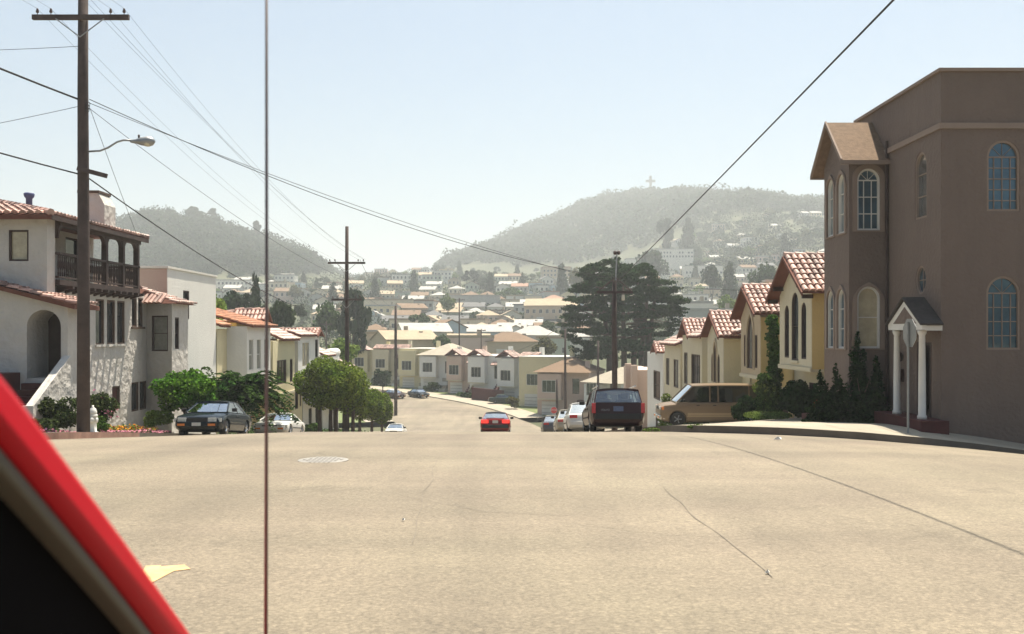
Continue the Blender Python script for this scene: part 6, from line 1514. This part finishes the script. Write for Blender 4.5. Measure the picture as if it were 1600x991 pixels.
# ------------------------------------------------------------------ the red car beside the viewer (pillar, blacked-in side window, antenna)
def near_car():
    t = empty('red_car', (-1.15, .2, 0), 'bright red car beside the viewer, its slanting windscreen pillar crossing the lower left corner', 'car')
    Bo = Vector((-1.15, .2, 0)); XS = -.30
    pts = [(.10, 1.66), (.30, 1.635), (.44, 1.578), (.589, 1.480), (.6327, 1.4496), (.6876, 1.4099), (.785, 1.3385), (.882, 1.2655), (.9458, 1.2175), (1.08, 1.115), (1.22, .985)]
    P2 = [Vector(p) for p in pts]; sm_ = []
    for i in range(len(P2)-1):
        a, b, c, d = P2[max(0, i-1)], P2[i], P2[i+1], P2[min(len(P2)-1, i+2)]
        for k in range(6): f = k/6; sm_.append(tuple(.5*((2*b)+(c-a)*f+(2*a-5*b+4*c-d)*f*f+(3*b-a-3*c+d)*f**3)))
    pts = sm_+[pts[-1]]
    def band(d0, d1, x0, x1, name, m, bev=0):
        a, b = [], []
        for i, p in enumerate(pts):
            q0, q1 = pts[max(0, i-1)], pts[min(len(pts)-1, i+1)]; d = Vector((q1[0]-q0[0], q1[1]-q0[1])).normalized(); nn = Vector((d.y, -d.x))  # inward/down
            if nn.y > 0: nn = -nn
            a.append((p[0]+nn.x*d0, p[1]+nn.y*d0)); b.append((p[0]+nn.x*d1, p[1]+nn.y*d1))
        return MB().prism(a+b[::-1], 'x', x0, x1).build(name, m, t, off=Bo, bevel=bev, smooth=bool(bev))
    red = mat('near_red_paint', (.44, .006, .016), .5, .04, 3, spec=.12)
    gs = mat('grey_weatherstrip', (.10, .095, .075), .6, .1, 5); inn = mat('dark_cabin_trim', (.004, .004, .005), .9, .1, 5, spec=.05)
    band(0, .032, XS-.05, XS, 'windscreen_pillar', red, .008)
    band(.0325, .043, XS-.045, XS-.006, 'weatherstrip', gs, .003)
    
    poly = [(-.75, .94), (-.75, 1.58), (.05, 1.60)]+[(p[0]-.024, p[1]-.034) for p in pts[6:-6]]+[(1.14, .94)]
    MB().prism(poly, 'x', XS-.03, XS-.022).build('side_window', inn, t, off=Bo)  # opaque black panel, painted stand-in for the dark cabin behind an open window
    MB().prism([(-2.3, .28), (1.15, .24), (1.15, .30), (1.24, .96), (-.9, .935), (-2.3, .90)], 'x', XS-.07, XS).build('door', red, t, off=Bo, bevel=.02)
    MB().prism([(1.16, .24), (2.45, .3), (2.50, .55), (2.42, .68), (2.0, .80), (1.25, .955)], 'x', XS-.12, XS-.002).build('front_fender', red, t, off=Bo, bevel=.02)
    MB().prism([(1.16, .24), (2.45, .3), (2.50, .55), (2.42, .68), (2.0, .80), (1.25, .955)], 'x', -1.98, -1.86).build('front_fender', red, t, off=Bo, bevel=.02)
    MB().prism([(1.12, .95), (1.25, .965), (2.0, .815), (2.42, .69), (2.42, .60), (1.12, .88)], 'x', -1.855, XS-.123).build('hood', red, t, off=Bo, bevel=.015)
    MB().box(-1.85, XS-.13, 2.40, 2.52, .30, .58).build('front_bumper', gs, t, off=Bo, bevel=.03)
    MB().prism([(-1.4, 1.62), (.12, 1.64), (.3, 1.60), (.3, 1.57), (.1, 1.60), (-1.4, 1.58)], 'x', -1.86, XS-.062).build('roof', red, t, off=Bo, bevel=.012)
    MB().prism([(-2.3, .28), (1.15, .24), (1.24, .96), (-2.3, .90)], 'x', -1.98, -1.91).build('door', red, t, off=Bo, bevel=.02)
    hexm = MB(); hexa(hexm, [(-1.84, 1.14, .98), (XS-.065, 1.14, .98), (XS-.065, .31, 1.60), (-1.84, .31, 1.60)], .005); hexm.build('windshield', M['cglass_d'], t, off=Bo)
    hx = MB(); hexa(hx, [(-1.92, 1.2, .97), (-1.86, 1.2, .97), (-1.86, .3, 1.61), (-1.92, .3, 1.61)], .03); hx.build('windscreen_pillar', red, t, off=Bo)
    MB().prism([(.55, .5), (1.12, .5), (1.12, .93), (.6, .98)], 'x', -1.85, XS-.08).build('dashboard', inn, t, off=Bo)
    MB().box(-1.85, XS-.08, -2.0, .55, .3, .5).build('cabin_floor', inn, t, off=Bo)
    MB().prism([(-2.3, .3), (-2.3, .9), (-1.5, 1.58), (-1.4, 1.58), (-1.9, .3)], 'x', -1.86, XS-.07).build('rear_body', red, t, off=Bo)
    for y in (1.75, -1.45):
        for x0 in (-1.99, XS-.21):
            MB().lathe([(.18, 0), (.29, 0), (.31, .03), (.31, .18), (.29, .21), (.18, .21)], 22, (x0, y, .31), 'x').build('wheel', M['black'], t, off=Bo)
    ax = -.375; ay = 1.53
    an = MB().tube([(ax, ay, .88), (ax, ay, .97)], .009, 8).build('antenna_base', M['black'], t, off=Bo)
    MB().tube([(ax, ay, .97), (ax+.0015, ay, 1.5), (ax+.001, ay, 2.25)], [.0031, .0026, .0020], 8).build('antenna', mat('antenna_steel', (.16, .13, .12), .45, .1, 3, metal=.5), t, off=Bo, smooth=True)
near_car()
